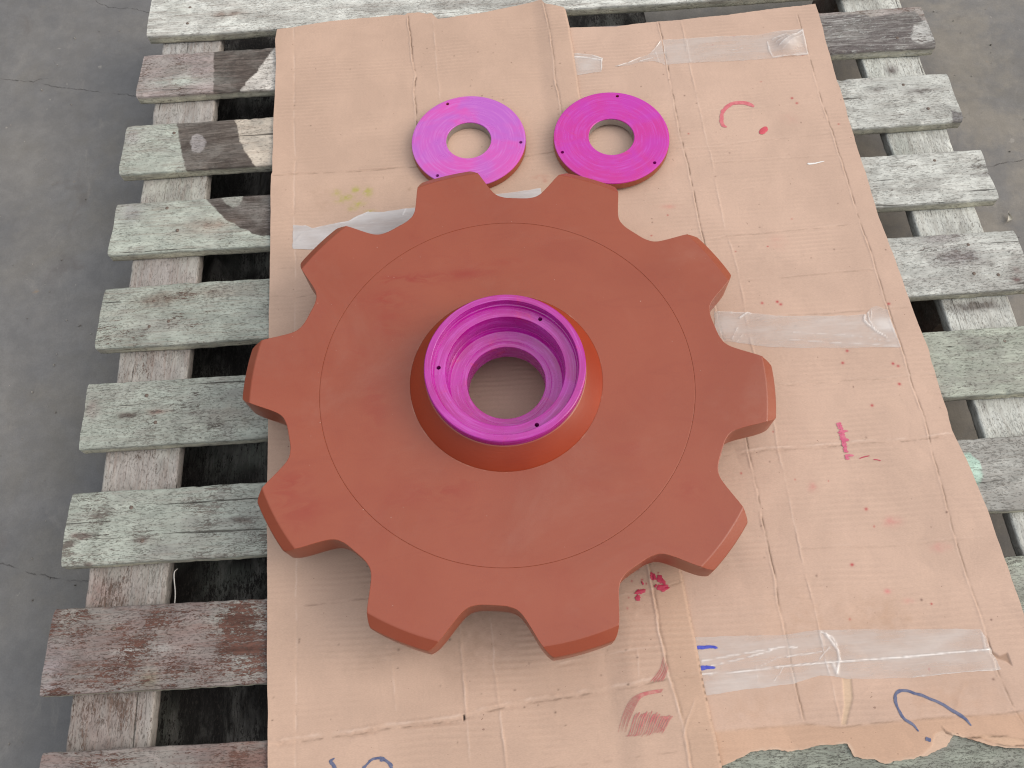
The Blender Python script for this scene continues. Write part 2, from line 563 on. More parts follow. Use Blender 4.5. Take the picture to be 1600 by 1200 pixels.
def mat_concrete():
    k = NT('stained_concrete')
    v = k.coord()
    sp = k.n('ShaderNodeSeparateXYZ')
    k.l(v, sp.inputs[0])
    a = k.ramp(k.noise(v, 2.6, 6.0, 0.62, 0.5), 0.32, 0.70)
    b = k.ramp(k.noise(v, 5.0, 7.0, 0.72, 0.3), 0.36, 0.66)
    c = k.ramp(k.noise(v, 30.0, 5.0, 0.7), 0.35, 0.7)
    col = k.mix(a, (0.130, 0.130, 0.132), (0.175, 0.172, 0.168))
    muddy = k.math('MULTIPLY', k.ramp(sp.outputs[0], 0.2, 0.9, 0.22, 1.0), k.ramp(b, 0.0, 1.0, 0.15, 1.0))
    col = k.mix(k.math('MULTIPLY', muddy, 0.75), col, (0.245, 0.222, 0.186))
    col = k.mix(k.math('MULTIPLY', k.ramp(k.noise(v, 11.0, 5.0, 0.6, 0.4), 0.60, 0.72), 0.45), col, (0.125, 0.112, 0.105))
    earthy = k.ramp(k.noise(v, 3.4, 6.0, 0.68, 0.7), 0.46, 0.68)
    col = k.mix(k.math('MULTIPLY', earthy, 0.38), col, (0.165, 0.150, 0.122))
    scuff = k.ramp(k.noise(k.coord((1.0, 0.45, 1.0)), 16.0, 6.0, 0.72, 1.2), 0.58, 0.72)
    col = k.mix(k.math('MULTIPLY', scuff, 0.22), col, (0.30, 0.28, 0.25))
    col = k.scale_col(col, k.math('MULTIPLY_ADD', c, 0.16, 0.94))
    rust = k.ramp(k.noise(v, 21.0, 4.0, 0.65, 0.5), 0.69, 0.78)
    col = k.mix(k.math('MULTIPLY', rust, 0.5), col, (0.27, 0.18, 0.10))
    pale = k.ramp(k.noise(v, 52.0, 3.0, 0.5), 0.72, 0.78)
    col = k.mix(k.math('MULTIPLY', pale, 0.5), col, (0.34, 0.32, 0.29))
    grit = k.noise(v, 420.0, 3.0, 0.6)
    col = k.scale_col(col, k.ramp(grit, 0.25, 0.75, 0.93, 1.06))
    fade = None
    wig = k.math('MULTIPLY', k.math('SUBTRACT', k.noise(v, 55.0, 4.0, 0.7), 0.5), 0.014)
    gap = k.ramp(k.noise(v, 24.0, 3.0, 0.6), 0.36, 0.52)
    for nm in ('crack_a', 'crack_b', 'crack_c', 'crack_d', 'crack_e'):
        line = k.ramp(k.math('ABSOLUTE', k.math('ADD', k.attr(nm, 'Fac'), wig)), 0.0003, 0.0015, 1.0, 0.0)
        fade = line if fade is None else k.math('MAXIMUM', fade, line)
    fade = k.math('MULTIPLY', fade, gap)
    col = k.mix(k.math('MULTIPLY', fade, 0.75), col, (0.045, 0.04, 0.037))
    k.l(col, k.b.inputs['Base Color'])
    h = k.math('SUBTRACT', k.math('ADD', k.math('MULTIPLY', grit, 0.4), c), k.math('MULTIPLY', fade, 2.0))
    k.l(k.bump(h, 0.22, 0.0014), k.b.inputs['Normal'])
    k.l(k.ramp(a, 0.0, 1.0, 0.55, 0.75), k.b.inputs['Roughness'])
    k.set(Specular_IOR_Level=0.35)
    return k.m


M = dict(paint=mat_paint(), cone=mat_cone(), steel=mat_steel(), hole=mat_hole(), wood=mat_wood(), concrete=mat_concrete(),
         card=mat_card('kraft_cardboard'),
         dye_hub=mat_dye('magenta_dye_hub', (0.38, 0.003, 0.23), (0.43, 0.008, 0.32), (0.54, 0.09, 0.50), 0.55, 0.5, (0.14, 0.34), 2200.0, 0.35, 0.75),
         dye_pale=mat_dye('magenta_dye_pale', (0.60, 0.060, 0.41), (0.45, 0.09, 0.50), (0.58, 0.17, 0.57), 0.6, 0.10, (0.26, 0.40), 1500.0, 0.16, 0.0),  # second, lilac colour paints soft sheen patches on this ring
         dye_deep=mat_dye('magenta_dye_deep', (0.52, 0.004, 0.27), (0.48, 0.008, 0.37), (0.54, 0.06, 0.48), 0.6, 0.5, (0.22, 0.36), 800.0, 0.45, 0.0),
         tape=mat_tape('clear_packing_tape', 0.36, (0.70, 0.64, 0.60)),
         tape_white=mat_tape('milky_packing_tape', 0.72, (0.60, 0.57, 0.56)),
         ink_blue=mat_ink('blue_marker_ink', (0.075, 0.095, 0.19), (0.15, 0.16, 0.24)),
         ink_bright=mat_ink('bright_blue_marker_ink', (0.045, 0.06, 0.42), (0.09, 0.11, 0.50)),
         red_pale=mat_ink('pale_red_paint', (0.55, 0.135, 0.16), (0.62, 0.20, 0.215)),
         red=mat_ink('wet_red_paint', (0.52, 0.075, 0.10), (0.60, 0.10, 0.13), 0.35),
         crimson=mat_ink('crimson_paint', (0.42, 0.030, 0.075), (0.50, 0.055, 0.10), 0.4),
         pink=mat_ink('pink_marker', (0.55, 0.10, 0.19), (0.60, 0.17, 0.24)),
         rose=mat_ink('rubbed_rose_dye', (0.46, 0.135, 0.135), (0.50, 0.24, 0.20)),
         white=mat_ink('white_paint', (0.82, 0.82, 0.80), (0.75, 0.74, 0.72)),
         nail=mat_ink('rusty_nail', (0.08, 0.06, 0.05), (0.20, 0.155, 0.125), 0.6, 400.0),
         string=mat_ink('pale_string', (0.42, 0.40, 0.38), (0.55, 0.53, 0.50)),
         leaf=mat_ink('dry_leaf', (0.55, 0.53, 0.47), (0.40, 0.36, 0.28)))


# ------------------------------------------------------------------ setting: concrete floor
def build_ground():
    def axis(lo, hi, fine):
        far = np.array([-30, -14, -7, -4, -2.6, -1.9, -1.5])
        return np.r_[far, np.arange(lo, hi, fine), -far[::-1]]
    xs, ys = axis(-1.2, 1.3, 0.0125), axis(-0.75, 1.3, 0.0125)
    X, Y = np.meshgrid(xs, ys)
    near = np.exp(-(X ** 2 + Y ** 2) / 4)
    Zg = (vnoise(X, Y, 0.35, 3, 3) * 0.0022 - 0.003) * near - 0.0005
    me = mesh_np('ground', np.stack([X.ravel(), Y.ravel(), Zg.ravel()], 1), grid_faces(len(xs), len(ys)))
    cracks = dict(
        crack_a=[(-0.8312, 1.0906), (-0.814, 1.0658), (-0.7909, 1.0463), (-0.7627, 1.0395), (-0.7351, 1.0365), (-0.6964, 1.0192), (-0.6013, 0.9868)],
        crack_b=[(-0.8376, -0.1309), (-0.7972, -0.1361), (-0.7647, -0.1474), (-0.7465, -0.1566), (-0.7296, -0.1579), (-0.7037, -0.1676), (-0.6669, -0.1724), (-0.5946, -0.1828)],
        crack_c=[(-0.8867, 0.8383), (-0.8703, 0.8332), (-0.8298, 0.8223), (-0.7668, 0.8058), (-0.7284, 0.7968), (-0.6992, 0.7888)],
        crack_d=[(0.902, 0.4529), (0.9156, 0.4589), (0.9487, 0.4629), (0.9818, 0.467), (1.0234, 0.4644)],
        crack_e=[(-0.9822, 0.8635), (-0.9414, 0.8542), (-0.9119, 0.8494), (-0.9025, 0.8553)],
    )
    for nm, pl in cracks.items():
        P = np.array(pl)
        d = Y - np.interp(X, P[:, 0], P[:, 1])
        out = np.maximum(0, np.maximum(P[0, 0] - X, X - P[-1, 0]))
        d = d + np.sign(d + 1e-9) * out * 0.5
        d = np.where(out > 0.03, 1.0, d)
        add_float(me, nm, d.ravel())
    g = link('ground', me, M['concrete'])
    g['kind'] = 'structure'
    g['label'] = 'stained grey concrete floor with fine cracks around the pallet'
    return g


build_ground()


# ------------------------------------------------------------------ pallet
PALE = np.array((0.60, 0.615, 0.575))
MINT = np.array((0.415, 0.45, 0.395))
GREY = np.array((0.36, 0.36, 0.335))
GREYGREEN = np.array((0.33, 0.355, 0.30))
MAUVE = np.array((0.33, 0.285, 0.275))
ROSE = np.array((0.235, 0.15, 0.13))
DARK = np.array((0.070, 0.057, 0.050))
CREAM = np.array((0.56, 0.50, 0.42))
WHITE = np.array((0.66, 0.63, 0.58))
U_BROWN = np.array((0.115, 0.080, 0.065))
U_RED = np.array((0.165, 0.070, 0.052))
U_GREY = np.array((0.15, 0.135, 0.118))
EDGE = np.array((0.60, 0.585, 0.46))


def board_mesh(name, length, width, thick, fine, seed, fine_zones, paint_fn, to_world, edge_tone=None):
    """a sawn board in local coords: x along the grain from 0, y across (centred), z from -thick to 0"""
    xs = [0.0]
    while xs[-1] < length:
        step = fine if any(a <= xs[-1] <= b for a, b in fine_zones) else 0.02
        xs.append(xs[-1] + step)
    xs[-1] = length
    xs = np.array(xs)
    nyt = max(6, int(width / fine))
    hw = width / 2
    r = 0.0022
    top_y = np.linspace(-hw + r, hw - r, nyt)
    loop = [(-hw, -thick + r), (-hw - 0.0002, -thick * 0.66), (-hw, -thick * 0.33), (-hw, -r), (-hw + r * 0.3, -r * 0.3)]
    loop += [(y, 0.0) for y in top_y]
    loop += [(hw - r * 0.3, -r * 0.3), (hw, -r), (hw, -thick * 0.33), (hw, -thick * 0.66), (hw, -thick + r), (hw - r, -thick), (0, -thick), (-hw + r, -thick)]
    L = np.array(loop)
    n = len(L)
    X = np.repeat(xs, n)
    Y = np.tile(L[:, 0], len(xs))
    Zz = np.tile(L[:, 1], len(xs))
    side = np.sign(Y) * sstep(hw * 0.6, hw, np.abs(Y))
    Y = Y + side * (vnoise(X, Y * 0, 0.16, seed, 3) * 0.0022 + vnoise(X, Y * 0 + 3, 0.012, seed + 1, 2) * 0.0007)
    on_top = sstep(-thick * 0.5, 0, Zz)
    Zz = Zz + on_top * (vnoise(X, Y, 0.09, seed + 2, 2) * 0.0008 + vnoise(X * 0.22, Y, 0.006, seed + 3, 2) * 0.00045)
    # chipped arrises
    arris = np.exp(-((np.abs(Y) - hw) / 0.004) ** 2) * on_top
    Zz = Zz - arris * np.maximum(0, vnoise(X, Y * 0 + np.sign(Y), 0.018, seed + 4, 2) - 0.25) * 0.006
    # uneven sawn ends
    e0 = np.exp(-X / 0.02)
    e1 = np.exp(-(length - X) / 0.02)
    skew = (vnoise(Y, Y * 0 + seed, 0.04, seed + 5, 3) * 0.0022)
    X = X + e0 * (skew + 0.02 * (np.abs(Y) / hw) ** 8 * 0.12) - e1 * (skew + 0.02 * (np.abs(Y) / hw) ** 8 * 0.12)
    V = np.stack([X, Y, Zz], 1)
    q = grid_faces(n, len(xs), 0, True)[:, ::-1]
    me = mesh_np(name, V, q, [np.arange(n), np.arange(n)[::-1] + (len(xs) - 1) * n], smooth=True)
    me.set_sharp_from_angle(angle=math.radians(50))
    W = to_world(V)
    tint, under, wear = paint_fn(W[:, 0], W[:, 1], Zz)
    sd = sstep(-0.0035, -0.008, Zz)[:, None]
    etint = (EDGE if edge_tone is None else edge_tone) * (1 + 0.2 * vnoise(X, Zz * 4, 0.05, seed + 8, 2)[:, None])
    tint = tint * (1 - sd) + etint * sd
    wear = wear * (1 - sd[:, 0]) + 0.34 * sd[:, 0]
    add_col(me, 'tint', np.clip(tint, 0.01, 0.8))
    add_col(me, 'under', np.clip(under, 0.005, 0.8))
    add_float(me, 'wear', np.clip(wear, 0, 1))
    return me


def painter(base, under, wear, spots=(), polys=(), seed=0):
    """spots: (world centre, radius, kind, value, amount) soft; polys: (polygon, colour, under, wear) hard-edged"""
    def f(X, Y, Zz):
        n = len(X)
        tint = np.repeat(base[None], n, 0) * (1 + 0.14 * vnoise(X, Y, 0.07, seed + 20, 3)[:, None])
        tint = tint + (MINT - base) * (0.5 * np.clip(vnoise(X, Y, 0.05, seed + 21, 2), 0, 1))[:, None]
        un = np.repeat(under[None], n, 0) * (1 + 0.25 * vnoise(X, Y, 0.04, seed + 22, 2)[:, None])
        we = wear + 0.22 * vnoise(X, Y, 0.06, seed + 23, 3)
        jx = X + 0.0022 * vnoise(X, Y, 0.008, seed + 24, 2)
        jy = Y + 0.0022 * vnoise(X, Y, 0.008, seed + 25, 2)
        for poly, c, u, w in polys:
            m = sstep(0.0009, -0.0009, sd_poly(jx, jy, poly))
            mm = m[:, None]
            shade = 1 + 0.16 * vnoise(X, Y, 0.02, seed + 26, 3)[:, None]
            tint = tint * (1 - mm) + np.asarray(c) * shade * mm
            if u is not None:
                un = un * (1 - mm) + np.asarray(u) * mm
            we = we * (1 - m) + w * m
        for ctr, rx, ry, c, amt, dw in spots:
            d = ((jx - ctr[0]) / rx) ** 2 + ((jy - ctr[1]) / ry) ** 2
            m = np.clip(np.exp(-d) * (1 + 0.7 * vnoise(X, Y, 0.012, seed + 27, 3)), 0, 1) * amt
            if c is not None:
                tint = tint * (1 - m[:, None]) + np.asarray(c) * m[:, None]
            we = we + dw * m
        return tint, un, we
    return f


pallet = thing('wooden_pallet', 'weathered wooden pallet with chipped pale green, white and dark camouflage paint', 'pallet', (0.09, 0.19, 0.0))
PX, PY = 0.09, 0.19

W_ = dict(a=1)
boards = [
    # (left x, y upper, y lower), (right x, y upper, y lower), painter
    ((-0.6150, 0.896, 0.792), (0.796, 0.872, 0.768), painter(PALE * 1.12, U_BROWN, 0.17,
        [((-0.4648, 0.8341), .035, .008, (0.22, .15, .12), .8, .2), ((-0.0559, 0.8096), .12, .01, (.42, .42, .40), .5, .0)], seed=1)),
    ((-0.6174, 0.7479, 0.6476), (0.7994, 0.7168, 0.6202), painter(MAUVE * 1.12, U_BROWN * 1.2, 0.40,
        [((-0.549, 0.6764), .05, .012, (.52, .58, .52), .8, -.15), ((0.6617, 0.6764), .05, .03, (.24, .225, .215), .6, .1)],
        [([(-0.4877, 0.7593), (-0.3631, 0.7556), (-0.3567, 0.6094), (-0.4782, 0.6217)], DARK * 1.1, (.17, .14, .125), .34),
         ([(-0.365, 0.7463), (-0.3753, 0.7412), (-0.3903, 0.7148), (-0.4038, 0.6856), (-0.4189, 0.669), (-0.4332, 0.6436), (-0.4315, 0.617), (-0.3567, 0.6094)], WHITE, (.09, .065, .055), .40),
         ([(0.6017, 0.7159), (0.6928, 0.7092), (0.7022, 0.7003), (0.7849, 0.7072), (0.7975, 0.6696), (0.8136, 0.6067), (0.5788, 0.6133)], (.135, .118, .115), (.42, .42, .40), .40),
         ([(0.7739, 0.6753), (0.7973, 0.6853), (0.8015, 0.6353), (0.7748, 0.6289), (0.7596, 0.6397)], (.50, .50, .48), (.16, .14, .13), .42)], seed=2)),
    ((-0.6262, 0.5845, 0.4773), (0.7975, 0.5563, 0.4532), painter(MINT * 1.02, U_BROWN, 0.26,
        [((0.7428, 0.5217), .030, .007, (.16, .145, .14), .8, .25), ((0.6765, 0.5328), .02, .006, (.26, .25, .24), .6, .2), ((-0.6151, 0.5568), .02, .02, (.36, .33, .33), .6, .15)],
        [([(-0.5393, 0.5875), (-0.5322, 0.5486), (-0.5233, 0.5131), (-0.5091, 0.4644), (-0.5072, 0.4444), (-0.3494, 0.4423), (-0.3561, 0.5948)], DARK * 1.25, (.18, .16, .14), .36),
         ([(-0.5112, 0.5367), (-0.509, 0.5491), (-0.5006, 0.5538), (-0.4902, 0.5486), (-0.4834, 0.534), (-0.4843, 0.5175), (-0.4946, 0.5103), (-0.5062, 0.5169)], (.36, .335, .33), (.16, .14, .13), .35),
         ([(-0.4396, 0.6033), (-0.4338, 0.5669), (-0.4237, 0.5308), (-0.411, 0.502), (-0.3964, 0.4762), (-0.3947, 0.4467), (-0.3494, 0.4423), (-0.3564, 0.6021)], CREAM, (.20, .16, .13), .20),
         ([(0.6015, 0.6139), (0.9007, 0.5975), (0.8359, 0.3925), (0.554, 0.407)], PALE * .97, (.17, .155, .14), .33),
         ([(0.7823, 0.4767), (0.7999, 0.4666), (0.8004, 0.4431), (0.7775, 0.4454)], (.24, .235, .235), (.14, .13, .12), .4)], seed=3)),
    ((-0.6239, 0.4191, 0.3164), (0.8060, 0.3915, 0.2913), painter(MINT * 1.02, U_BROWN, 0.30,
        [((-0.4662, 0.3609), .035, .012, (.33, .24, .19), .8, .1), ((-0.5965, 0.401), .02, .02, (.34, .32, .34), .5, .1), ((0.7989, 0.3581), .02, .005, (.15, .14, .14), .9, .2), ((0.7989, 0.3413), .02, .005, (.2, .19, .19), .7, .2)],
        [([(-0.4813, 0.4288), (-0.4724, 0.4124), (-0.4571, 0.3929), (-0.4386, 0.3708), (-0.4164, 0.3524), (-0.3917, 0.3389), (-0.3736, 0.3311), (-0.3443, 0.3259), (-0.3488, 0.4291)], DARK * 1.1, (.19, .17, .16), .33),
         ([(-0.449, 0.4257), (-0.4457, 0.4098), (-0.4385, 0.3988), (-0.4275, 0.3926), (-0.4171, 0.3955), (-0.4126, 0.4066), (-0.4125, 0.4222)], (.36, .37, .33), (.17, .15, .13), .30),
         ([(0.5945, 0.4433), (0.8896, 0.4274), (0.8323, 0.2531), (0.5524, 0.2673)], PALE * 1.0, (.17, .155, .14), .34)], seed=4)),
    ((-0.6230, 0.2568, 0.1485), (0.8110, 0.2333, 0.1270), painter(MINT * .86, U_BROWN, 0.36,
        [((-0.5357, 0.2281), .035, .012, (.24, .19, .15), .75, .2), ((-0.4409, 0.2345), .06, .012, (.28, .24, .20), .6, .15), ((-0.5256, 0.1796), .05, .012, (.32, .29, .27), .5, .1),
         ((0.7125, 0.1905), .035, .015, (.23, .205, .21), .8, .2), ((0.6941, 0.2299), .03, .012, (.27, .235, .24), .6, .1), ((0.7899, 0.1603), .006, .005, (.17, .09, .085), .95, .0), ((0.7858, 0.1447), .006, .005, (.17, .09, .085), .95, .0)],
        [([(0.6051, 0.2746), (0.8755, 0.2612), (0.8179, 0.0928), (0.5618, 0.1048)], PALE * .90, (.17, .15, .14), .38)], seed=5)),
    ((-0.6243, 0.0908, -0.0132), (0.8110, 0.0640, -0.0400), painter(MINT * .86, U_GREY * .9, 0.32,
        [((-0.5566, 0.0347), .016, .004, (.085, .055, .045), 1.1, .3), ((-0.5126, 0.0371), .014, .0035, (.26, .12, .09), .9, .2), ((-0.406, 0.021), .05, .02, (.30, .27, .22), .6, .1), ((-0.6112, 0.0485), .012, .012, (.24, .18, .17), .7, .2)],
        [([(0.6088, 0.1006), (0.8737, 0.0878), (0.8158, -0.0726), (0.5649, -0.0611)], GREYGREEN * 1.25, (.15, .135, .12), .37)], seed=6)),
    ((-0.6237, -0.0791, -0.1808), (0.8110, -0.1030, -0.2100), painter(MINT * .93, U_GREY * 1.1, 0.38,
        [((-0.6001, -0.1404), .014, .004, (.14, .06, .055), 1.1, .2), ((-0.6178, -0.1523), .009, .004, (.14, .06, .06), 1.0, .2), ((-0.5854, -0.182), .005, .0025, (.16, .06, .05), 1.0, .2), ((-0.3791, -0.1356), .014, .0035, (.09, .05, .042), 1.1, .3),
         ((-0.5155, -0.1524), .012, .004, (.2, .12, .11), .8, .2), ((-0.4266, -0.1832), .05, .006, (.22, .22, .20), .6, .2), ((-0.4891, -0.1695), .03, .012, (.30, .28, .27), .5, .1)],
        [([(0.6005, -0.0641), (0.8685, -0.077), (0.8042, -0.2459), (0.5545, -0.226)], GREY * 1.12, (.15, .135, .12), .38),
         ([(0.6199, -0.1213), (0.6338, -0.1224), (0.6421, -0.1362), (0.64, -0.1572), (0.6322, -0.1684), (0.6198, -0.1746), (0.6098, -0.1702)], (.48, .66, .56), (.30, .36, .32), .30)], seed=7)),
    ((-0.6258, -0.2373, -0.3459), (0.8110, -0.2720, -0.3790), painter(np.array((.235, .195, .185)), np.array((.115, .058, .045)), 0.46,
        [((-0.4767, -0.2879), .09, .03, (.27, .20, .18), .6, .03), ((-0.3733, -0.2674), .035, .02, (.40, .42, .38), .9, .10), ((-0.357, -0.3286), .03, .018, (.42, .44, .41), .9, .14), ((-0.3625, -0.3061), .03, .006, (.10, .05, .04), 1.0, .1),
         ((-0.4864, -0.3361), .012, .010, (.20, .16, .10), .7, .0), ((-0.4964, -0.2984), .04, .008, (.45, .45, .43), .7, .0), ((-0.6186, -0.3169), .02, .03, (.36, .32, .33), .6, -.1)],
        [([(0.5855, -0.2371), (0.8372, -0.2485), (0.7814, -0.3905), (0.5408, -0.3878)], GREYGREEN * 1.15, (.12, .115, .10), .36)], seed=8)),
    ((-0.6130, -0.4116, -0.5150), (0.8110, -0.4480, -0.5520), painter(np.array((.24, .20, .19)), np.array((.115, .06, .047)), 0.46,
        [((-0.3505, -0.4374), .05, .03, (.20, .115, .095), .8, .1), ((-0.5014, -0.4303), .05, .02, (.36, .34, .31), .5, .0)],
        [([(0.1349, -0.4106), (0.8438, -0.433), (0.7488, -0.6561), (0.1073, -0.613)], GREYGREEN * .88, (.10, .098, .088), .42)], seed=9)),
]
NAILS = {1: [(0.7365, 0.6468)], 2: [(-0.541, 0.5593), (0.7177, 0.5386), (0.7452, 0.4833)], 3: [(-0.5373, 0.4018), (-0.5159, 0.3556), (0.7255, 0.3757)],
         4: [(-0.5406, 0.2262), (-0.5426, 0.1811), (-0.5136, 0.1875), (0.7319, 0.2121), (0.7252, 0.1605), (0.7608, 0.1549)], 5: [(-0.5335, 0.0644), (-0.5155, 0.0202), (0.7339, 0.0432)],
         6: [(-0.5361, -0.1057), (-0.5153, -0.1542)], 7: [(-0.5403, -0.2686), (-0.5171, -0.3135)], 0: [(-0.5401, 0.8588), (-0.5412, 0.8178)]}
nail_me = lathe_mesh('nail', [(0.0001, 0.0002), (0.0018, 0.0003), (0.0027, 0.0000), (0.0029, -0.0006), (0.0027, -0.003), (0.0001, -0.003)], 12, False)

for i, (Lf, Rt_, pf) in enumerate(boards):
    y0, y1 = (Lf[1] + Lf[2]) / 2, (Rt_[1] + Rt_[2]) / 2
    ln = math.hypot(Rt_[0] - Lf[0], y1 - y0)
    ang = math.atan2(y1 - y0, Rt_[0] - Lf[0])
    wd = ((Lf[1] - Lf[2]) + (Rt_[1] - Rt_[2])) / 2
    ca, sa = math.cos(ang), math.sin(ang)
    tw = lambda V, ca=ca, sa=sa, Lf=Lf, y0=y0: np.stack([Lf[0] + V[:, 0] * ca - V[:, 1] * sa, y0 + V[:, 0] * sa + V[:, 1] * ca], 1)
    zones = [(0, 0.31), (ln - 0.235, ln)]
    if i == 0:
        zones = [(0, ln)]
    if i == 8:
        zones = [(0, 0.31), (0.75, ln)]
    me = board_mesh('deck_board', ln, wd, 0.020, 0.0021 if i else 0.003, 40 + i * 10, zones, pf, tw)
    dz = (0.0006, -0.0004, 0.0005, 0.0, -0.0006, 0.0004, 0.0, -0.0005, 0.0)[i]
    b = link('deck_board', me, M['wood'], pallet, (Lf[0] - PX, y0 - PY, Z_DECK + dz), ang)
    for (nx, ny) in NAILS.get(i, []):
        dx, dy = nx - Lf[0], ny - y0
        link('nail', nail_me, M['nail'], b, (dx * ca + dy * sa, -dx * sa + dy * ca, 0.0004))

# runner boards under the deck, running front to back
for xa, w_, tone, un, we in ((-0.5945, 0.110, np.array((.385, .36, .335)), U_BROWN * 1.1, 0.30), (0.035, 0.105, GREY, U_GREY, .4), (0.6735, 0.105, PALE * .98, U_GREY * .95, 0.30)):
    spots = []
    if xa < -0.5:
        spots = [((-0.5608, -0.3589), .06, .14, (.235, .185, .17), .8, .12), ((-0.5711, -0.2201), .03, .03, (.27, .18, .16), .6, .15), ((-0.5574, 0.619), .05, .07, (.40, .39, .37), .8, -.05), ((-0.5408, 0.4497), .05, .06, (.40, .41, .36), .8, -.05), ((-0.5454, 0.2855), .05, .06, (.36, .33, .315), .6, -.05), ((-0.5682, 0.789), .05, .05, (.46, .46, .45), .9, -.1)]
    if xa > 0.5:
        spots = [((0.7206, 0.5949), .012, .010, (.17, .15, .145), 1.0, .25), ((0.7241, 0.1147), .04, .008, (.13, .115, .11), .9, .3)]
    yl, yh = -0.545, 0.905
    ln = yh - yl
    tw = lambda V, xa=xa, w_=w_: np.stack([xa + w_ / 2 - V[:, 1], yl + V[:, 0]], 1)
    me = board_mesh('runner_board', ln, w_, 0.020, 0.0026 if abs(xa) > 0.1 else 0.02, 300 + int(xa * 100), [(0, ln)], painter(tone, un, we, spots, seed=30 + int(xa * 10)), tw, tone * 0.75)
    link('runner_board', me, M['wood'], pallet, (xa + w_ / 2 - PX, yl - PY, Z_DECK - 0.0205), math.pi / 2)
    gap_shade = np.array((.022, .020, .019))
    if xa < 0.5:      # left and middle runner: added near-black beam and board, painted shade for the gaps
        me = board_mesh('gap_blocker', ln - .02, 0.060, 0.074, 0.02, 520 + int(xa * 50), [], painter(gap_shade, gap_shade, .5, seed=66), lambda V, xa=xa: np.stack([xa + .05 - V[:, 1], yl + V[:, 0]], 1), gap_shade)
        link('gap_blocker', me, M['wood'], pallet, (xa + 0.035 - PX, yl + .01 - PY, Z_DECK - 0.0408), math.pi / 2)
        me = board_mesh('gap_shade_board', ln, 0.30, 0.018, 0.02, 700 + int(xa * 100), [], painter(gap_shade, gap_shade, .5, seed=80), lambda V, xa=xa: np.stack([xa + .15 - V[:, 1], yl + V[:, 0]], 1), gap_shade)
        link('gap_shade_board', me, M['wood'], pallet, (xa + .15 - PX, yl - PY, Z_DECK - 0.1150), math.pi / 2)
    for j, yb in enumerate((-0.485, 0.155, 0.845) if xa > .5 else ()):
        bw = 0.098
        tw2 = lambda V, xa=xa, yb=yb: np.stack([xa + V[:, 0], yb + V[:, 1]], 1)
        me = board_mesh('block', 0.098, bw, 0.0940, 0.012, 500 + j + int(xa * 50), [(0, .1)], painter(U_BROWN * 1.2, U_GREY, .5, seed=60 + j), tw2, U_BROWN * 1.2)
        link('block', me, M['wood'], pallet, (xa + 0.005 - PX, yb - PY, Z_DECK - 0.0408), 0)


# ------------------------------------------------------------------ cardboard sheets
KRAFT = np.array((0.535, 0.379, 0.296))


def coons(left, right, bottom, top, res):
    """grid between four boundary polylines (left/right run bottom->top, bottom/top run left->right)"""
    ll = np.hypot(*np.diff(np.array(left), axis=0).T).sum()
    lb = np.hypot(*np.diff(np.array(bottom), axis=0).T).sum()
    nv, nu = int(ll / res) + 1, int(lb / res) + 1
    Lp, Rp, Bp, Tp = resample(left, nv), resample(right, nv), resample(bottom, nu), resample(top, nu)
    s = np.linspace(0, 1, nu)[None, :, None]
    t = np.linspace(0, 1, nv)[:, None, None]
    P = (1 - s) * Lp[:, None] + s * Rp[:, None] + (1 - t) * Bp[None] + t * Tp[None]
    P = P - ((1 - s) * (1 - t) * Bp[0] + s * (1 - t) * Bp[-1] + (1 - s) * t * Tp[0] + s * t * Tp[-1])
    return P[..., 0], P[..., 1], nu, nv


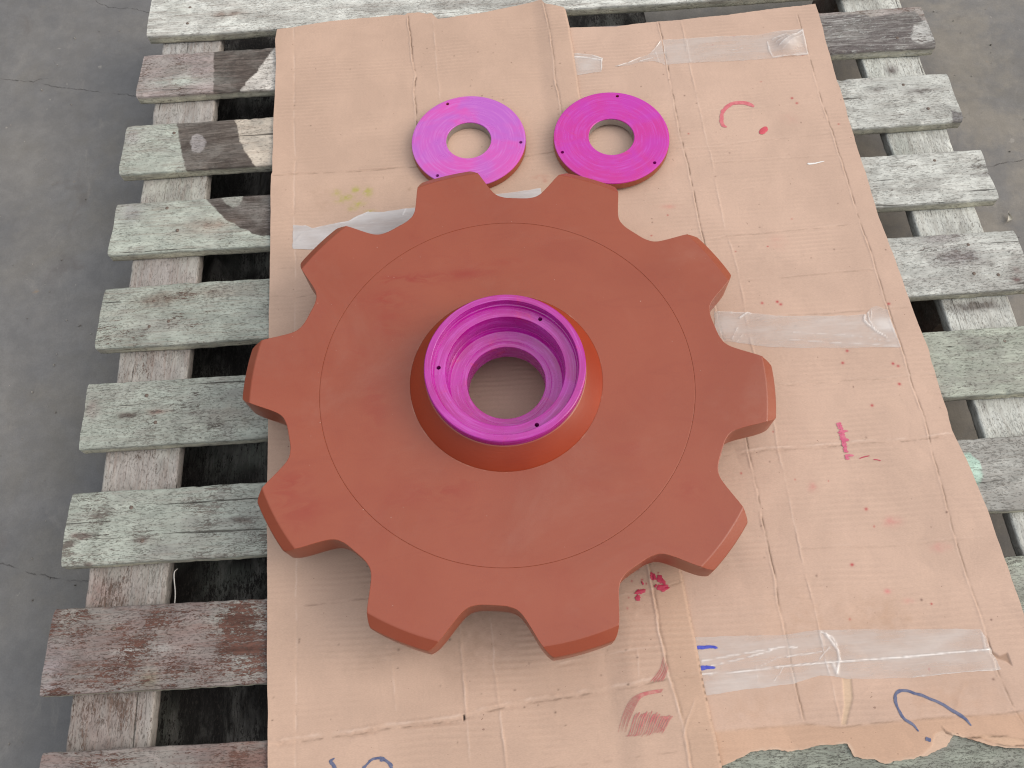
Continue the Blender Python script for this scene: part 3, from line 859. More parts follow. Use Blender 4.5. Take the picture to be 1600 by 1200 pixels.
class Sheet:
    def __init__(self, left, right, bottom, top, res, seed):
        self.X, self.Y, self.nu, self.nv = coons(left, right, bottom, top, res)
        self.H = np.zeros_like(self.X)
        self.C = np.repeat(np.repeat(KRAFT[None, None], self.nv, 0), self.nu, 1)
        self.seed = seed
        self.k = 0

    def crease(self, pts, axis, amp, w, kind='ridge', dark=0.0, jit=0.0009, light=0.0):
        P = np.array(pts, float)
        self.k += 1
        sd = self.seed * 31 + self.k
        if axis == 'v':
            P = P[np.argsort(P[:, 1])]
            along, d = self.Y, self.X - np.interp(self.Y, P[:, 1], P[:, 0])
            lo, hi = P[0, 1], P[-1, 1]
        else:
            P = P[np.argsort(P[:, 0])]
            along, d = self.X, self.Y - np.interp(self.X, P[:, 0], P[:, 1])
            lo, hi = P[0, 0], P[-1, 0]
        amp = amp * 0.66
        w = w * 0.68
        sel = (np.abs(d) < 11 * w + 0.006) & (along > lo - 0.006) & (along < hi + 0.006)
        along, d = along[sel], d[sel]
        d = d + jit * vnoise(along, along * 0 + self.k, 0.014, sd, 2) + 0.0006 * vnoise(along, along * 0 + self.k, 0.0035, sd + 3, 2) + jit * 1.5 * vnoise(along, along * 0, 0.06, sd + 5)
        mask = sstep(lo - 0.004, lo + 0.006, along) * (1 - sstep(hi - 0.006, hi + 0.004, along))
        var = np.clip(0.62 + 1.0 * vnoise(along, along * 0 + 2.0, 0.022, sd + 9, 3), 0.08, 1.4)
        g = np.exp(-(d / w) ** 2)
        if kind == 'ridge':
            h = g
        elif kind == 'valley':
            h = -g
        elif kind == 'crack':
            h = g - 0.9 * np.exp(-((d - 1.7 * w) / (0.75 * w)) ** 2)
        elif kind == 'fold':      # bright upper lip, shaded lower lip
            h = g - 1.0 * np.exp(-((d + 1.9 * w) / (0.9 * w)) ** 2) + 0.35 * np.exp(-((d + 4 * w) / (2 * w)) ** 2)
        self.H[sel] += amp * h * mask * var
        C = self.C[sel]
        if dark:  # splits drawn dark; on folds the lower lip's shade is painted into the colour
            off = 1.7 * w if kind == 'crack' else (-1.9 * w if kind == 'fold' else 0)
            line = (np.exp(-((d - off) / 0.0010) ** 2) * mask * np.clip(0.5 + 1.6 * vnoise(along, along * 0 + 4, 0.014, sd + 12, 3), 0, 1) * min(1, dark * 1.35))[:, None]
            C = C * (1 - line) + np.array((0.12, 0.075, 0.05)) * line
        if light:  # lit crest of the crease, painted into the colour
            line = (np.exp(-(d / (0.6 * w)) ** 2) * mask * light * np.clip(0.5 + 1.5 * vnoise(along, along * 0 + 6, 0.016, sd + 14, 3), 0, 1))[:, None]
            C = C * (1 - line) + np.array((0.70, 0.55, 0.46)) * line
        self.C[sel] = C

    def blot(self, ctr, rx, ry, colour, amt, rough=0.6, nz=0.008):
        sel = (np.abs(self.X - ctr[0]) < 2.8 * rx) & (np.abs(self.Y - ctr[1]) < 2.6 * ry)
        X, Y = self.X[sel], self.Y[sel]
        jx = X + 0.3 * rx * vnoise(X, Y, nz, self.seed + 71, 2)
        d = ((jx - ctr[0]) / rx) ** 2 + ((Y - ctr[1]) / ry) ** 2
        m = np.exp(-d) * amt
        m = np.clip(m * (1 + rough * 1.6 * vnoise(X, Y, nz, self.seed + 72, 3)), 0, 1)[:, None]
        self.C[sel] = self.C[sel] * (1 - m) + np.array(colour) * m

    def patch(self, poly, colour, amt, dz=0.0, soft=0.0012):
        m = sstep(soft, -soft, sd_poly(self.X, self.Y, poly))
        self.H += dz * m
        m = (m * amt)[..., None]
        self.C = self.C * (1 - m) + np.array(colour) * m

    def height(self, x, y):
        i = np.argmin((self.X - x) ** 2 + (self.Y - y) ** 2)
        return self.H.ravel()[i]

    def sampler(self):
        """coarse lookup of the sheet's height for things laid on it"""
        res = 0.0016
        x0, y0 = self.X.min(), self.Y.min()
        nx, ny = int((self.X.max() - x0) / res) + 2, int((self.Y.max() - y0) / res) + 2
        tab = np.full((nx, ny), -1.0)
        ix, iy = ((self.X - x0) / res).round().astype(int), ((self.Y - y0) / res).round().astype(int)
        np.maximum.at(tab, (ix, iy), self.H)
        for _ in range(4):
            for ax, s in ((0, 1), (0, -1), (1, 1), (1, -1)):
                r = np.roll(tab, s, ax)
                tab = np.where(tab < -0.5, r, tab)
        tab = np.where(tab < -0.5, np.median(self.H), tab)

        def f(x, y):
            gx = np.clip((np.asarray(x) - x0) / res, 0, nx - 1.001)
            gy = np.clip((np.asarray(y) - y0) / res, 0, ny - 1.001)
            a, b = gx.astype(int), gy.astype(int)
            u, v = gx - a, gy - b
            return (tab[a, b] * (1 - u) + tab[a + 1, b] * u) * (1 - v) + (tab[a, b + 1] * (1 - u) + tab[a + 1, b + 1] * u) * v
        return f

    def build(self, name, thick, label, origin):
        nu, nv = self.nu, self.nv
        V = np.stack([self.X.ravel(), self.Y.ravel(), self.H.ravel()], 1)
        C = self.C.reshape(-1, 3)
        q = grid_faces(nu, nv)
        idx = np.arange(nu * nv).reshape(nv, nu)
        ring = np.concatenate([idx[0, :], idx[1:, -1], idx[-1, -2::-1], idx[-2:0:-1, 0]])
        n = len(ring)
        rv, rc = V[ring], C[ring]
        base = len(V)
        s = np.cumsum(np.r_[0, np.hypot(*np.diff(rv[:, :2], axis=0).T)])
        dots = np.clip(np.sin(s * 2 * math.pi / 0.0078) * 1.3, 0, 1)[:, None]
        lev, cols = [rv], [rc]
        Vs, Cs = [V], [C]
        for k, (f, dk) in enumerate(((0.12, 0.0), (0.5, 1.0), (0.88, 0.0), (1.0, 0.0))):
            w = rv.copy()
            w[:, 2] -= thick * f
            Vs.append(w)
            Cs.append(rc * (0.9 - 0.72 * dots * dk) if dk else rc * 0.92)
        V2, C2 = np.concatenate(Vs), np.concatenate(Cs)
        i = np.arange(n)
        i2 = (i + 1) % n
        prev = ring
        qs = [q]
        for k in range(4):
            cur = base + k * n + i
            qs.append(np.stack([prev[i], cur, cur[i2], prev[i2]], 1))
            prev = cur
        me = mesh_np(name, V2 - np.array((*origin, 0)), np.concatenate(qs), [prev[::-1]])
        me.set_sharp_from_angle(angle=math.radians(60))
        add_col(me, 'tone', C2)
        o = link(name, me, M['card'], None, (*origin, 0))
        tag(o, label, 'cardboard')
        return o


def wob(pts, n, amp, scale, seed):
    P = resample(pts, n)
    t = np.linspace(0, 1, n)
    s = np.r_[0, np.cumsum(np.hypot(*np.diff(P, axis=0).T))]
    P[:, 0] += amp * vnoise(s, s * 0, scale, seed, 3)
    P[:, 1] += amp * vnoise(s, s * 0 + 5, scale, seed + 1, 3)
    return P


RES = 0.0013
# --- right-hand sheet, lies on the boards, its left part under the other sheet
b_left = [(0.125, -0.500), (0.135, 0.733)]
b_top = wob([(0.135, 0.733)] + [(0.1652, 0.7275), (0.2421, 0.7209), (0.3121, 0.7244), (0.3618, 0.7238), (0.4402, 0.7281), (0.5224, 0.7335), (0.5695, 0.7364), (0.5869, 0.7362), (0.6106, 0.7384)], 400, .0012, .012, 5)
b_right = wob([(0.655, -0.560)] + [(0.6334, -0.341), (0.6301, -0.2074), (0.6233, -0.1301), (0.6159, -0.089), (0.6176, -0.0582), (0.6163, -0.0184), (0.6174, 0.0379), (0.6136, 0.11), (0.61, 0.1868), (0.6067, 0.2701), (0.606, 0.3903), (0.6066, 0.5485), (0.6106, 0.7384)], 700, .0011, .02, 8)
b_bot = [(0.125, -0.500)] + [(0.2228, -0.488), (0.2458, -0.4806), (0.2616, -0.4747), (0.2827, -0.4734), (0.3044, -0.477), (0.3263, -0.4758), (0.3477, -0.4731), (0.3654, -0.4737), (0.3772, -0.4731), (0.3789, -0.4789), (0.3814, -0.4874), (0.3919, -0.4917), (0.4053, -0.4933), (0.4168, -0.499), (0.429, -0.4964), (0.4521, -0.496), (0.4604, -0.4938), (0.4681, -0.4936), (0.4832, -0.4891), (0.4951, -0.4851), (0.5015, -0.4792), (0.5061, -0.4739), (0.524, -0.4787), (0.5468, -0.4874), (0.5645, -0.4922), (0.583, -0.4942), (0.6118, -0.4997)] + [(0.655, -0.560)]
b_bot = wob(wob(b_bot, 700, .0014, .010, 11), 700, .0008, .004, 13)
B = Sheet(b_left, b_right, b_bot, b_top, RES, 3)
B.H[:] = 0.1393
free = sstep(0.20, 0.30, B.X)
B.H += free * (0.0011 * vnoise(B.X, B.Y, 0.16, 61, 2) + 0.0004 * vnoise(B.X, B.Y, 0.04, 62, 2)) + free * 0.0006
# it sags a little between the boards
B.H -= 0.0009 * free * np.clip(np.cos((B.Y + 0.0235 * B.X - 0.115) * 2 * math.pi / 0.1655), -1, 1)
V2 = [(0.3198, 0.7236), (0.321, 0.6319), (0.3212, 0.5491), (0.319, 0.4659), (0.3214, 0.4051), (0.3228, 0.3393), (0.3226, 0.2666), (0.3218, 0.0904), (0.3271, -0.0811), (0.3287, -0.1304), (0.3268, -0.2024), (0.3277, -0.2688), (0.3264, -0.3055), (0.3268, -0.3433), (0.326, -0.3951), (0.3276, -0.4431)]
V3 = [(0.3626, 0.7238), (0.3604, 0.6496), (0.3615, 0.5568), (0.3623, 0.4694), (0.3643, 0.4088), (0.363, 0.3179), (0.363, 0.2634), (0.3659, 0.2339), (0.3671, 0.2025), (0.3666, 0.1691), (0.3669, 0.1432), (0.3647, 0.06), (0.3726, -0.0589), (0.3681, -0.0973), (0.3718, -0.18), (0.3694, -0.2721), (0.3717, -0.325), (0.3735, -0.3624), (0.3737, -0.4135), (0.3734, -0.4482)]
V1 = [(0.5708, 0.7156), (0.5696, 0.6412), (0.5685, 0.5633), (0.5666, 0.5134), (0.5709, 0.454), (0.5719, 0.3904), (0.5729, 0.3229), (0.5728, 0.2764), (0.5754, 0.2221), (0.5753, 0.1671), (0.5752, 0.1195), (0.5798, 0.0464), (0.5779, -0.0126), (0.5811, -0.0673), (0.5768, -0.1146), (0.5761, -0.1787), (0.5752, -0.2334), (0.5758, -0.2881), (0.5774, -0.3308), (0.5767, -0.3661), (0.5797, -0.4138), (0.5834, -0.4454), (0.5912, -0.4694)]
B.crease(V1, 'v', .0010, .0022, 'crack', .45, light=.25)
B.crease(V2, 'v', .0011, .0022, 'crack', .65, light=.25)
B.crease(V3, 'v', .0010, .0022, 'ridge', light=.35)
B.H += 0.0016 * np.tanh((B.X - np.interp(B.Y, *np.array(V1)[::-1].T[::-1])) / .008) * 0
for pts, amp, lt, dk in (
        ([(0.3603, 0.5125), (0.456, 0.5112), (0.5675, 0.5126)], .0006, .12, .0), ([(0.3057, 0.4405), (0.3671, 0.4378), (0.4644, 0.4443), (0.5664, 0.4463)], .0007, .15, .1),
        ([(0.3543, 0.4058), (0.4563, 0.4037), (0.5877, 0.4013)], .0007, .12, .1), ([(0.331, 0.2568), (0.3622, 0.2617), (0.428, 0.2628), (0.489, 0.2643), (0.5706, 0.2675)], .0008, .15, .2),
        ([(0.3765, 0.1773), (0.4113, 0.1792), (0.4897, 0.1783), (0.5734, 0.1787)], .0008, .12, .2), ([(0.3644, 0.1082), (0.398, 0.1129), (0.4939, 0.1119), (0.6139, 0.111)], .0008, .15, .2),
        ([(0.3863, -0.0007), (0.468, 0.0004), (0.6178, -0.0003)], .0009, .2, .2), ([(0.3683, -0.2341), (0.4299, -0.2364), (0.5184, -0.2392), (0.6118, -0.2389)], .0008, .15, .1),
        ([(0.3174, -0.2886), (0.4209, -0.3087), (0.5746, -0.2921)], .0005, .0, .0)):
    B.crease(pts, 'h', amp, .0022, 'fold', dk, light=lt)
B.crease([(0.2918, -0.0952), (0.3565, -0.0939), (0.4101, -0.0946), (0.4682, -0.0947), (0.5357, -0.0937), (0.5758, -0.0942), (0.6139, -0.0926)], 'h', .0016, .0032, 'fold', .35, light=.5)
# the bottom flap, folded down over the last boards
fold_y = np.interp(B.X, *np.array([(0.2296, -0.4454), (0.286, -0.4451), (0.3292, -0.4446), (0.3722, -0.4514), (0.4411, -0.4506), (0.4999, -0.4498), (0.5969, -0.4518), (0.6362, -0.4511)]).T)
below = np.maximum(0, fold_y - B.Y)
B.crease([(0.2468, -0.4459), (0.286, -0.4451), (0.3292, -0.4446), (0.3722, -0.4514), (0.4411, -0.4506), (0.4999, -0.4498), (0.5969, -0.4518), (0.6362, -0.4511)], 'h', .0010, .0022, 'fold', .35)
B.H -= np.minimum(below * 0.10, 0.002)
m = sstep(0, .006, below)[..., None] * 0.55
B.C = B.C * (1 - m) + np.array((0.50, 0.31, 0.20)) * m
B.H += 0.0022 * sstep(0.012, 0.0, np.abs(below - 0.055)) * np.clip(vnoise(B.X, B.Y, .03, 66, 2), 0, 1)
# torn liner strip and ragged lower edge (paler inner paper)
B.patch([(0.3888, -0.3997), (0.3996, -0.4005), (0.3962, -0.4225), (0.3875, -0.4384), (0.3802, -0.4523), (0.3745, -0.4519), (0.3838, -0.429)], (0.56, 0.41, 0.29), .9, -.0012)
B.patch([(0.4539, -0.4964), (0.477, -0.4824), (0.4845, -0.4697), (0.4931, -0.4667), (0.5073, -0.4713), (0.4987, -0.4874), (0.475, -0.4962)], (0.56, 0.40, 0.30), .85, -.0010)
B.patch([(0.5311, -0.4757), (0.543, -0.4748), (0.5866, -0.4832), (0.5919, -0.4906), (0.5655, -0.4891)], (0.54, 0.37, 0.26), .8, -.0014)
B.crease([(0.4939, -0.4605), (0.4972, -0.4661), (0.5103, -0.4742), (0.5395, -0.4736), (0.5703, -0.4741)], 'h', .0012, .0018, 'fold', .7, jit=.002)
B.crease([(0.5384, -0.4771), (0.5522, -0.4825), (0.5712, -0.4891), (0.5924, -0.4889)], 'h', .0012, .0018, 'fold', .8, jit=.002)
edge = sd_poly(B.X, B.Y, np.vstack([b_bot[::6], [(0.66, 0.9), (0.1, 0.9)]]))
m = (sstep(-.0045, -.0008, edge) * sstep(-.40, -.44, B.Y) * np.clip(.5 + vnoise(B.X, B.Y, .012, 67, 2), 0, 1))[..., None] * .75
B.C = B.C * (1 - m) + np.array((0.60, 0.45, 0.34)) * m
B.patch([(0.58, -0.3683), (0.5799, -0.3817), (0.5879, -0.3881), (0.5989, -0.3851), (0.5999, -0.4003), (0.5939, -0.3942), (0.5851, -0.3907), (0.5777, -0.3854)], (0.24, .14, .09), .6, -.0015)
B.crease([(0.3699, -0.428), (0.4097, -0.4199), (0.4245, -0.4083)], 'v', .0006, .003, 'ridge')
B.crease([(0.5013, -0.4981), (0.5108, -0.4528), (0.5374, -0.4107)], 'v', .0007, .003, 'ridge')
B.crease([(0.5479, -0.4337), (0.575, -0.4224)], 'h', .0006, .003, 'ridge')
for c, rx, ry, col, a in (((0.5005, -0.2101), .010, .006, (.56, .25, .22), .55), ((0.5522, -0.2486), .010, .005, (.58, .24, .22), .6), ((0.4695, -0.2995), .004, .003, (.6, .2, .2), .7), ((0.4939, -0.3136), .006, .003, (.6, .25, .22), .6),
                       ((0.4059, -0.1536), .005, .006, (.52, .18, .17), .5), ((0.4388, 0.2414), .012, .012, (.56, .27, .22), .22), ((0.5095, 0.4807), .014, .012, (.56, .3, .25), .15), ((0.2805, 0.3233), .014, .004, (.56, .27, .22), .4),
                       ((0.4473, -0.3347), .05, .03, (.45, .29, .20), .35), ((0.3457, -0.3506), .05, .06, (.47, .31, .22), .3), ((0.2737, -0.4283), .05, .02, (.46, .30, .21), .3), ((0.5094, -0.4308), .06, .02, (.46, .29, .20), .3),
                       ((0.3654, 0.0443), .03, .05, (.47, .32, .23), .3)):
    B.blot(c, rx, ry, col, a, .8)
for k in range(60):      # small dark and red specks
    x, y = rng.uniform(.24, .62), rng.uniform(-.42, .68)
    B.blot((x, y), rng.uniform(.0008, .0018), rng.uniform(.0008, .0016), ((.12, .06, .05), (.42, .06, .06))[k % 3 == 0], rng.uniform(.5, 1), .2)
for p in [(0.417, 0.1354), (0.4209, 0.1306), (0.3937, 0.1353), (0.5671, 0.0143), (0.5608, 0.0189), (0.5615, -0.0137), (0.5154, -0.0426), (0.4899, 0.0262), (0.5009, 0.0449), (0.581, 0.1173), (0.5215, 0.5243), (0.5272, 0.5124), (0.4703, -0.1901), (0.4338, -0.2621)]:
    B.blot(p, .0022, .0020, (.42, .05, .06), 1.0, .2)

# --- left-hand sheet, lies over the other's edge
a_left = wob([(-0.330, -0.535)] + [(-0.3259, -0.4497), (-0.3292, -0.3917), (-0.3343, -0.2993), (-0.343, -0.1292), (-0.3489, 0.0138), (-0.3555, 0.1724), (-0.3617, 0.3369), (-0.3662, 0.4498)] + [(-0.3643, 0.4549), (-0.3666, 0.5478), (-0.3678, 0.6194), (-0.3697, 0.7095), (-0.3731, 0.7565), (-0.3718, 0.7802)], 700, .0008, .03, 15)
a_top = wob([(-0.3718, 0.7802), (-0.3625, 0.7824), (-0.3436, 0.782), (-0.3156, 0.787), (-0.2685, 0.7916), (-0.2213, 0.793), (-0.1741, 0.7927), (-0.1528, 0.7953), (-0.1363, 0.7919), (-0.1303, 0.7961), (-0.1091, 0.7954), (-0.0962, 0.7908), (-0.0867, 0.7914), (-0.0755, 0.7757), (-0.0566, 0.7768), (0.0143, 0.7837), (0.062, 0.7915), (0.1159, 0.8004), (0.1231, 0.7882), (0.1413, 0.7813), (0.1548, 0.775), (0.1588, 0.7681)], 420, .0010, .012, 18)
a_right = wob([(0.2235, -0.535)] + [(0.222, -0.4886), (0.2193, -0.446), (0.2163, -0.3944), (0.2143, -0.3485), (0.212, -0.2968), (0.21, -0.2513), (0.2006, -0.1185), (0.1897, 0.1021), (0.1776, 0.3231), (0.1627, 0.5724), (0.1629, 0.6386), (0.1613, 0.7232), (0.1588, 0.7681)], 760, .0006, .02, 21)
a_bot = [(-0.330, -0.535), (0.2235, -0.535)]
A = Sheet(a_left, a_right, a_bot, a_top, RES, 9)
A.H[:] = 0.1397
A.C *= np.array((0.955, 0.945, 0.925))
ramp_ = sstep(0.095, 0.133, A.X - 0.0)
A.H += 0.0042 * ramp_
A.H += (1 - ramp_) * (0.0007 * vnoise(A.X, A.Y, 0.18, 71, 2)) + 0.00035 * (1 + vnoise(A.X, A.Y, 0.05, 72, 2))
sag = np.clip(np.cos((A.Y + 0.0235 * A.X - 0.115) * 2 * math.pi / 0.1655), -1, 1)
A.H -= 0.0008 * (1 - ramp_) * np.maximum(sag, -0.2)
vA1 = [(-0.34, 0.78), (-0.3328, 0.6159), (-0.3265, 0.4486), (-0.3185, 0.2606), (-0.3135, 0.1249), (-0.3074, -0.0388), (-0.3005, -0.2029), (-0.2935, -0.4155), (-0.2926, -0.4521)]
A.crease(vA1, 'v', .0007, .0026, 'valley', 0.0, light=.45)
A.crease([(-0.1309, 0.7902), (-0.1273, 0.7133), (-0.125, 0.6747), (-0.1197, 0.6441), (-0.1251, 0.6063), (-0.1217, 0.557), (-0.1212, 0.4418)], 'v', .0014, .0022, 'crack', .7, .0012, light=.35)
A.crease([(-0.0857, 0.7853), (-0.0836, 0.7087), (-0.0793, 0.6016), (-0.0778, 0.5189)], 'v', .0006, .0028, 'ridge', light=.3)
A.crease([(-0.097, -0.2358), (-0.0855, -0.3018), (-0.0821, -0.3503), (-0.0809, -0.4013), (-0.0807, -0.4309), (-0.0814, -0.4671), (-0.0822, -0.5284)], 'v', .0015, .0024, 'ridge', light=.55, jit=.0012)
A.crease([(-0.0547, -0.2391), (-0.0456, -0.2851), (-0.0425, -0.3284), (-0.0421, -0.3859), (-0.04, -0.4237), (-0.0377, -0.4681), (-0.0363, -0.5316)], 'v', .0013, .0024, 'ridge', light=.5, jit=.0012)
A.crease([(0.1186, 0.7908), (0.1226, 0.718), (0.1231, 0.602), (0.1266, 0.5565), (0.1265, 0.4308)], 'v', .0010, .0024, 'crack', .35, light=.3)
A.crease([(0.1611, -0.2135), (0.164, -0.2416), (0.1687, -0.282), (0.1692, -0.3255), (0.1725, -0.3612), (0.174, -0.3815), (0.1777, -0.4139), (0.1816, -0.4361), (0.1821, -0.4591), (0.1809, -0.4857), (0.1757, -0.5463)], 'v', .0016, .0026, 'crack', .5, .0012, light=.55)
A.crease([(0.2018, -0.4098), (0.1942, -0.4225), (0.1872, -0.4343), (0.1819, -0.4505)], 'v', .0012, .002, 'ridge', light=.4)
A.crease([(-0.3652, 0.451), (-0.3244, 0.4497), (-0.2302, 0.4458), (-0.1607, 0.4483), (-0.127, 0.447), (-0.0483, 0.4479), (0.061, 0.4506), (0.1084, 0.4539), (0.1447, 0.453)], 'h', .0012, .0030, 'fold', .35)
A.crease([(-0.3562, 0.2676), (-0.3197, 0.2654)], 'h', .0005, .002, 'fold', .2)
A.crease([(-0.3536, 0.2151), (-0.3167, 0.2109), (-0.2849, 0.2126), (-0.2581, 0.2133)], 'h', .0006, .002, 'fold', .3)
A.crease([(-0.3136, 0.1798), (-0.2772, 0.1799)], 'h', .0005, .002, 'fold', .2)
A.crease([(-0.3275, -0.4181), (-0.2939, -0.4173), (-0.2143, -0.4143), (-0.1287, -0.4107), (-0.084, -0.407), (-0.0405, -0.3982), (0.0006, -0.3943), (0.0631, -0.3888), (0.1281, -0.3845), (0.1696, -0.3804), (0.2131, -0.3799)], 'h', .0021, .0040, 'fold', .45, light=.4)
A.crease([(-0.2875, -0.258), (-0.2496, -0.2572), (-0.2058, -0.2543), (-0.1821, -0.2533)], 'h', .0006, .002, 'fold', .35)
A.crease([(-0.0153, -0.2818), (0.0361, -0.3568), (0.0337, -0.3566), (0.0936, -0.3503), (0.1676, -0.345)][2:], 'h', .0007, .0025, 'fold', .0, light=.35)
A.crease([(0.123, -0.2777), (0.1538, -0.2765), (0.1712, -0.274)], 'h', .0007, .002, 'ridge', light=.5)
A.crease([(0.1711, -0.2748), (0.1955, -0.2685), (0.2096, -0.2646)], 'h', .0008, .002, 'fold', .5)
A.crease([(-0.0135, -0.4719), (0.0332, -0.4696), (0.1032, -0.4669), (0.1781, -0.4645)], 'h', .0006, .0025, 'fold', .2)
A.crease([(-0.1744, -0.3193), (-0.1724, -0.3581), (-0.1689, -0.396)], 'v', .0004, .0025, 'ridge', light=.3)
A.crease([(0.1393, -0.3429), (0.1389, -0.3583), (0.1366, -0.381)], 'v', .0005, .002, 'ridge', light=.35)
A.patch([(-0.085, -0.4069), (-0.0827, -0.4079), (-0.0832, -0.4134), (-0.0852, -0.4144)], (.02, .012, .01), 1.0, -.002, .0006)
m = (sstep(0.010, 0.0, A.X - np.interp(A.Y, *np.array(vA1[::-1]).T[::-1])) * 0.22)[..., None]
A.C = A.C * (1 - m) + np.array((0.54, 0.375, 0.28)) * m
strip = (sstep(0, .004, A.X - np.interp(A.Y, *np.array(sorted([(0.1186, 0.7908), (0.1231, 0.602), (0.1265, 0.4308), (0.1611, -0.2135), (0.164, -0.2416), (0.1687, -0.282), (0.1692, -0.3255), (0.1725, -0.3612), (0.174, -0.3815), (0.1777, -0.4139), (0.1816, -0.4361), (0.1821, -0.4591), (0.1809, -0.4857)], key=lambda p: p[1])).T[::-1])) * sstep(-.1, -.2, A.Y))[..., None] * .5
A.C = A.C * (1 - strip) + np.array((0.50, 0.335, 0.235)) * strip
for c, rx, ry, a in (((-0.2565, 0.4026), .007, .006, .55), ((-0.224, 0.4047), .006, .006, .8), ((-0.2035, 0.3975), .0065, .008, .9), ((-0.2382, 0.3912), .010, .005, .8), ((-0.2475, 0.3851), .010, .005, .4), ((-0.2207, 0.3762), .010, .006, .65), ((-0.2285, 0.3668), .008, .004, .5), ((-0.2003, 0.3603), .009, .003, .5)):
    A.blot(c, rx, ry, (0.42, 0.36, 0.13), a * 1.05, 1.0, .004)
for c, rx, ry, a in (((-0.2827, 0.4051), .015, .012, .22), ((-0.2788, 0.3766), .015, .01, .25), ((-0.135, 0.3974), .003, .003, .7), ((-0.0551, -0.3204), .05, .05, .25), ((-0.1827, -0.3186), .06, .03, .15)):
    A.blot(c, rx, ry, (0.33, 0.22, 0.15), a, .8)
for c, rx, ry, a in (((0.1597, -0.2846), .03, .03, .35), ((0.1359, -0.307), .02, .04, .25), ((0.0813, 0.4011), .012, .004, .5), ((0.088, 0.3926), .006, .004, .4)):
    A.blot(c, rx, ry, (0.44, 0.20, 0.15) if c[1] > 0.2 else (0.42, 0.28, 0.21), a, .9)
for k in range(46):
    x, y = rng.uniform(-.34, .18), rng.choice([rng.uniform(-.44, -.30), rng.uniform(.45, .76)])
    A.blot((x, y), rng.uniform(.0007, .0016), rng.uniform(.0007, .0015), (.12, .075, .055), rng.uniform(.4, 1), .2)
for k in range(26):
    x, y = rng.normal(.147, .016), rng.normal(-.255, .018)
    A.blot((x, y), rng.uniform(.0008, .0016), rng.uniform(.0008, .0016), (.36, .03, .06), rng.uniform(.5, 1), .2)

ed = A.X - np.interp(A.Y, a_right[::-1][:, 1] if a_right[0, 1] > a_right[-1, 1] else a_right[:, 1], a_right[::-1][:, 0] if a_right[0, 1] > a_right[-1, 1] else a_right[:, 0])
dash = (sstep(-.0032, -.0012, ed) * np.clip(np.sin(A.Y * 2 * math.pi / .0078) * 1.3 + 1.6 * vnoise(A.X, A.Y, .012, 91, 2), 0, 1) * np.clip(.35 + 1.1 * vnoise(A.X, A.Y, .05, 92, 2), 0, .6))[..., None]
A.C = A.C * (1 - dash) + np.array((.13, .085, .06)) * dash
A.H -= 0.0012 * sstep(-.004, 0, ed)
# soft crumples of the thin liner
for S_ in (A, B):
    S_.H += 0.0013 * np.abs(vnoise(S_.X + .6 * S_.Y, S_.Y - .4 * S_.X, .055, 93, 2)) * (0.4 if S_ is A else 1.0) * sstep(.25, -.1, S_.Y) * (1 if S_ is B else (1 - ramp_))
sheet_b = B.build('cardboard_sheet', 0.0040, 'right-hand flattened cardboard sheet with clear tape strips and torn lower edge', (0.40, 0.12))
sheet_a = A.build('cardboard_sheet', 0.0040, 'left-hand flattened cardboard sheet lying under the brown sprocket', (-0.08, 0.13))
hB, hA = B.sampler(), A.sampler()


# ------------------------------------------------------------------ tape, pen and paint marks on the sheets (parts of the sheets)
def tape(name, quad, hfun, sheet, mat, nu=160, nv=26, lift=0.0004, folds=(), ripple=0.0003, seed=1, ragged=0.0012):
    """strip between an upper and a lower edge polyline; folds = (polyline, height, width, whiteness)"""
    up, lo = quad
    U_, L_ = resample(up, nu), resample(lo, nu)
    t = np.linspace(0, 1, nv)[:, None, None]
    P = L_[None] * (1 - t) + U_[None] * t
    X, Y = P[..., 0].copy(), P[..., 1].copy()
    e = np.abs(np.linspace(-1, 1, nv))[:, None] ** 12
    Y += e * ragged * vnoise(X, Y, .012, seed, 3)
    ex = np.abs(np.linspace(-1, 1, nu))[None, :] ** 40
    X += ex * ragged * vnoise(Y, X, .006, seed + 4, 3)
    Zz = hfun(X, Y) + lift + ripple * (1 + vnoise(X * .35, Y, .006, seed + 2, 3))
    F = np.zeros_like(X)
    for pl, hh, ww, wh in folds:
        d = d_line(X, Y, pl) + .0006 * vnoise(X, Y, .006, seed + 3, 2)
        ww = ww * 0.62 if ww < .004 else ww
        g = np.exp(-(d / ww) ** 2)
        Zz += hh * g * 0.55
        F = np.maximum(F, wh * g)
    ox, oy = sheet.location[0], sheet.location[1]
    V = np.stack([X.ravel() - ox, Y.ravel() - oy, Zz.ravel()], 1)
    V2 = V.copy()
    V2[:, 2] -= 0.00006
    q = grid_faces(nu, nv)
    me = mesh_np(name, V, q)
    add_float(me, 'fold', F.ravel())
    return link(name, me, mat, sheet)


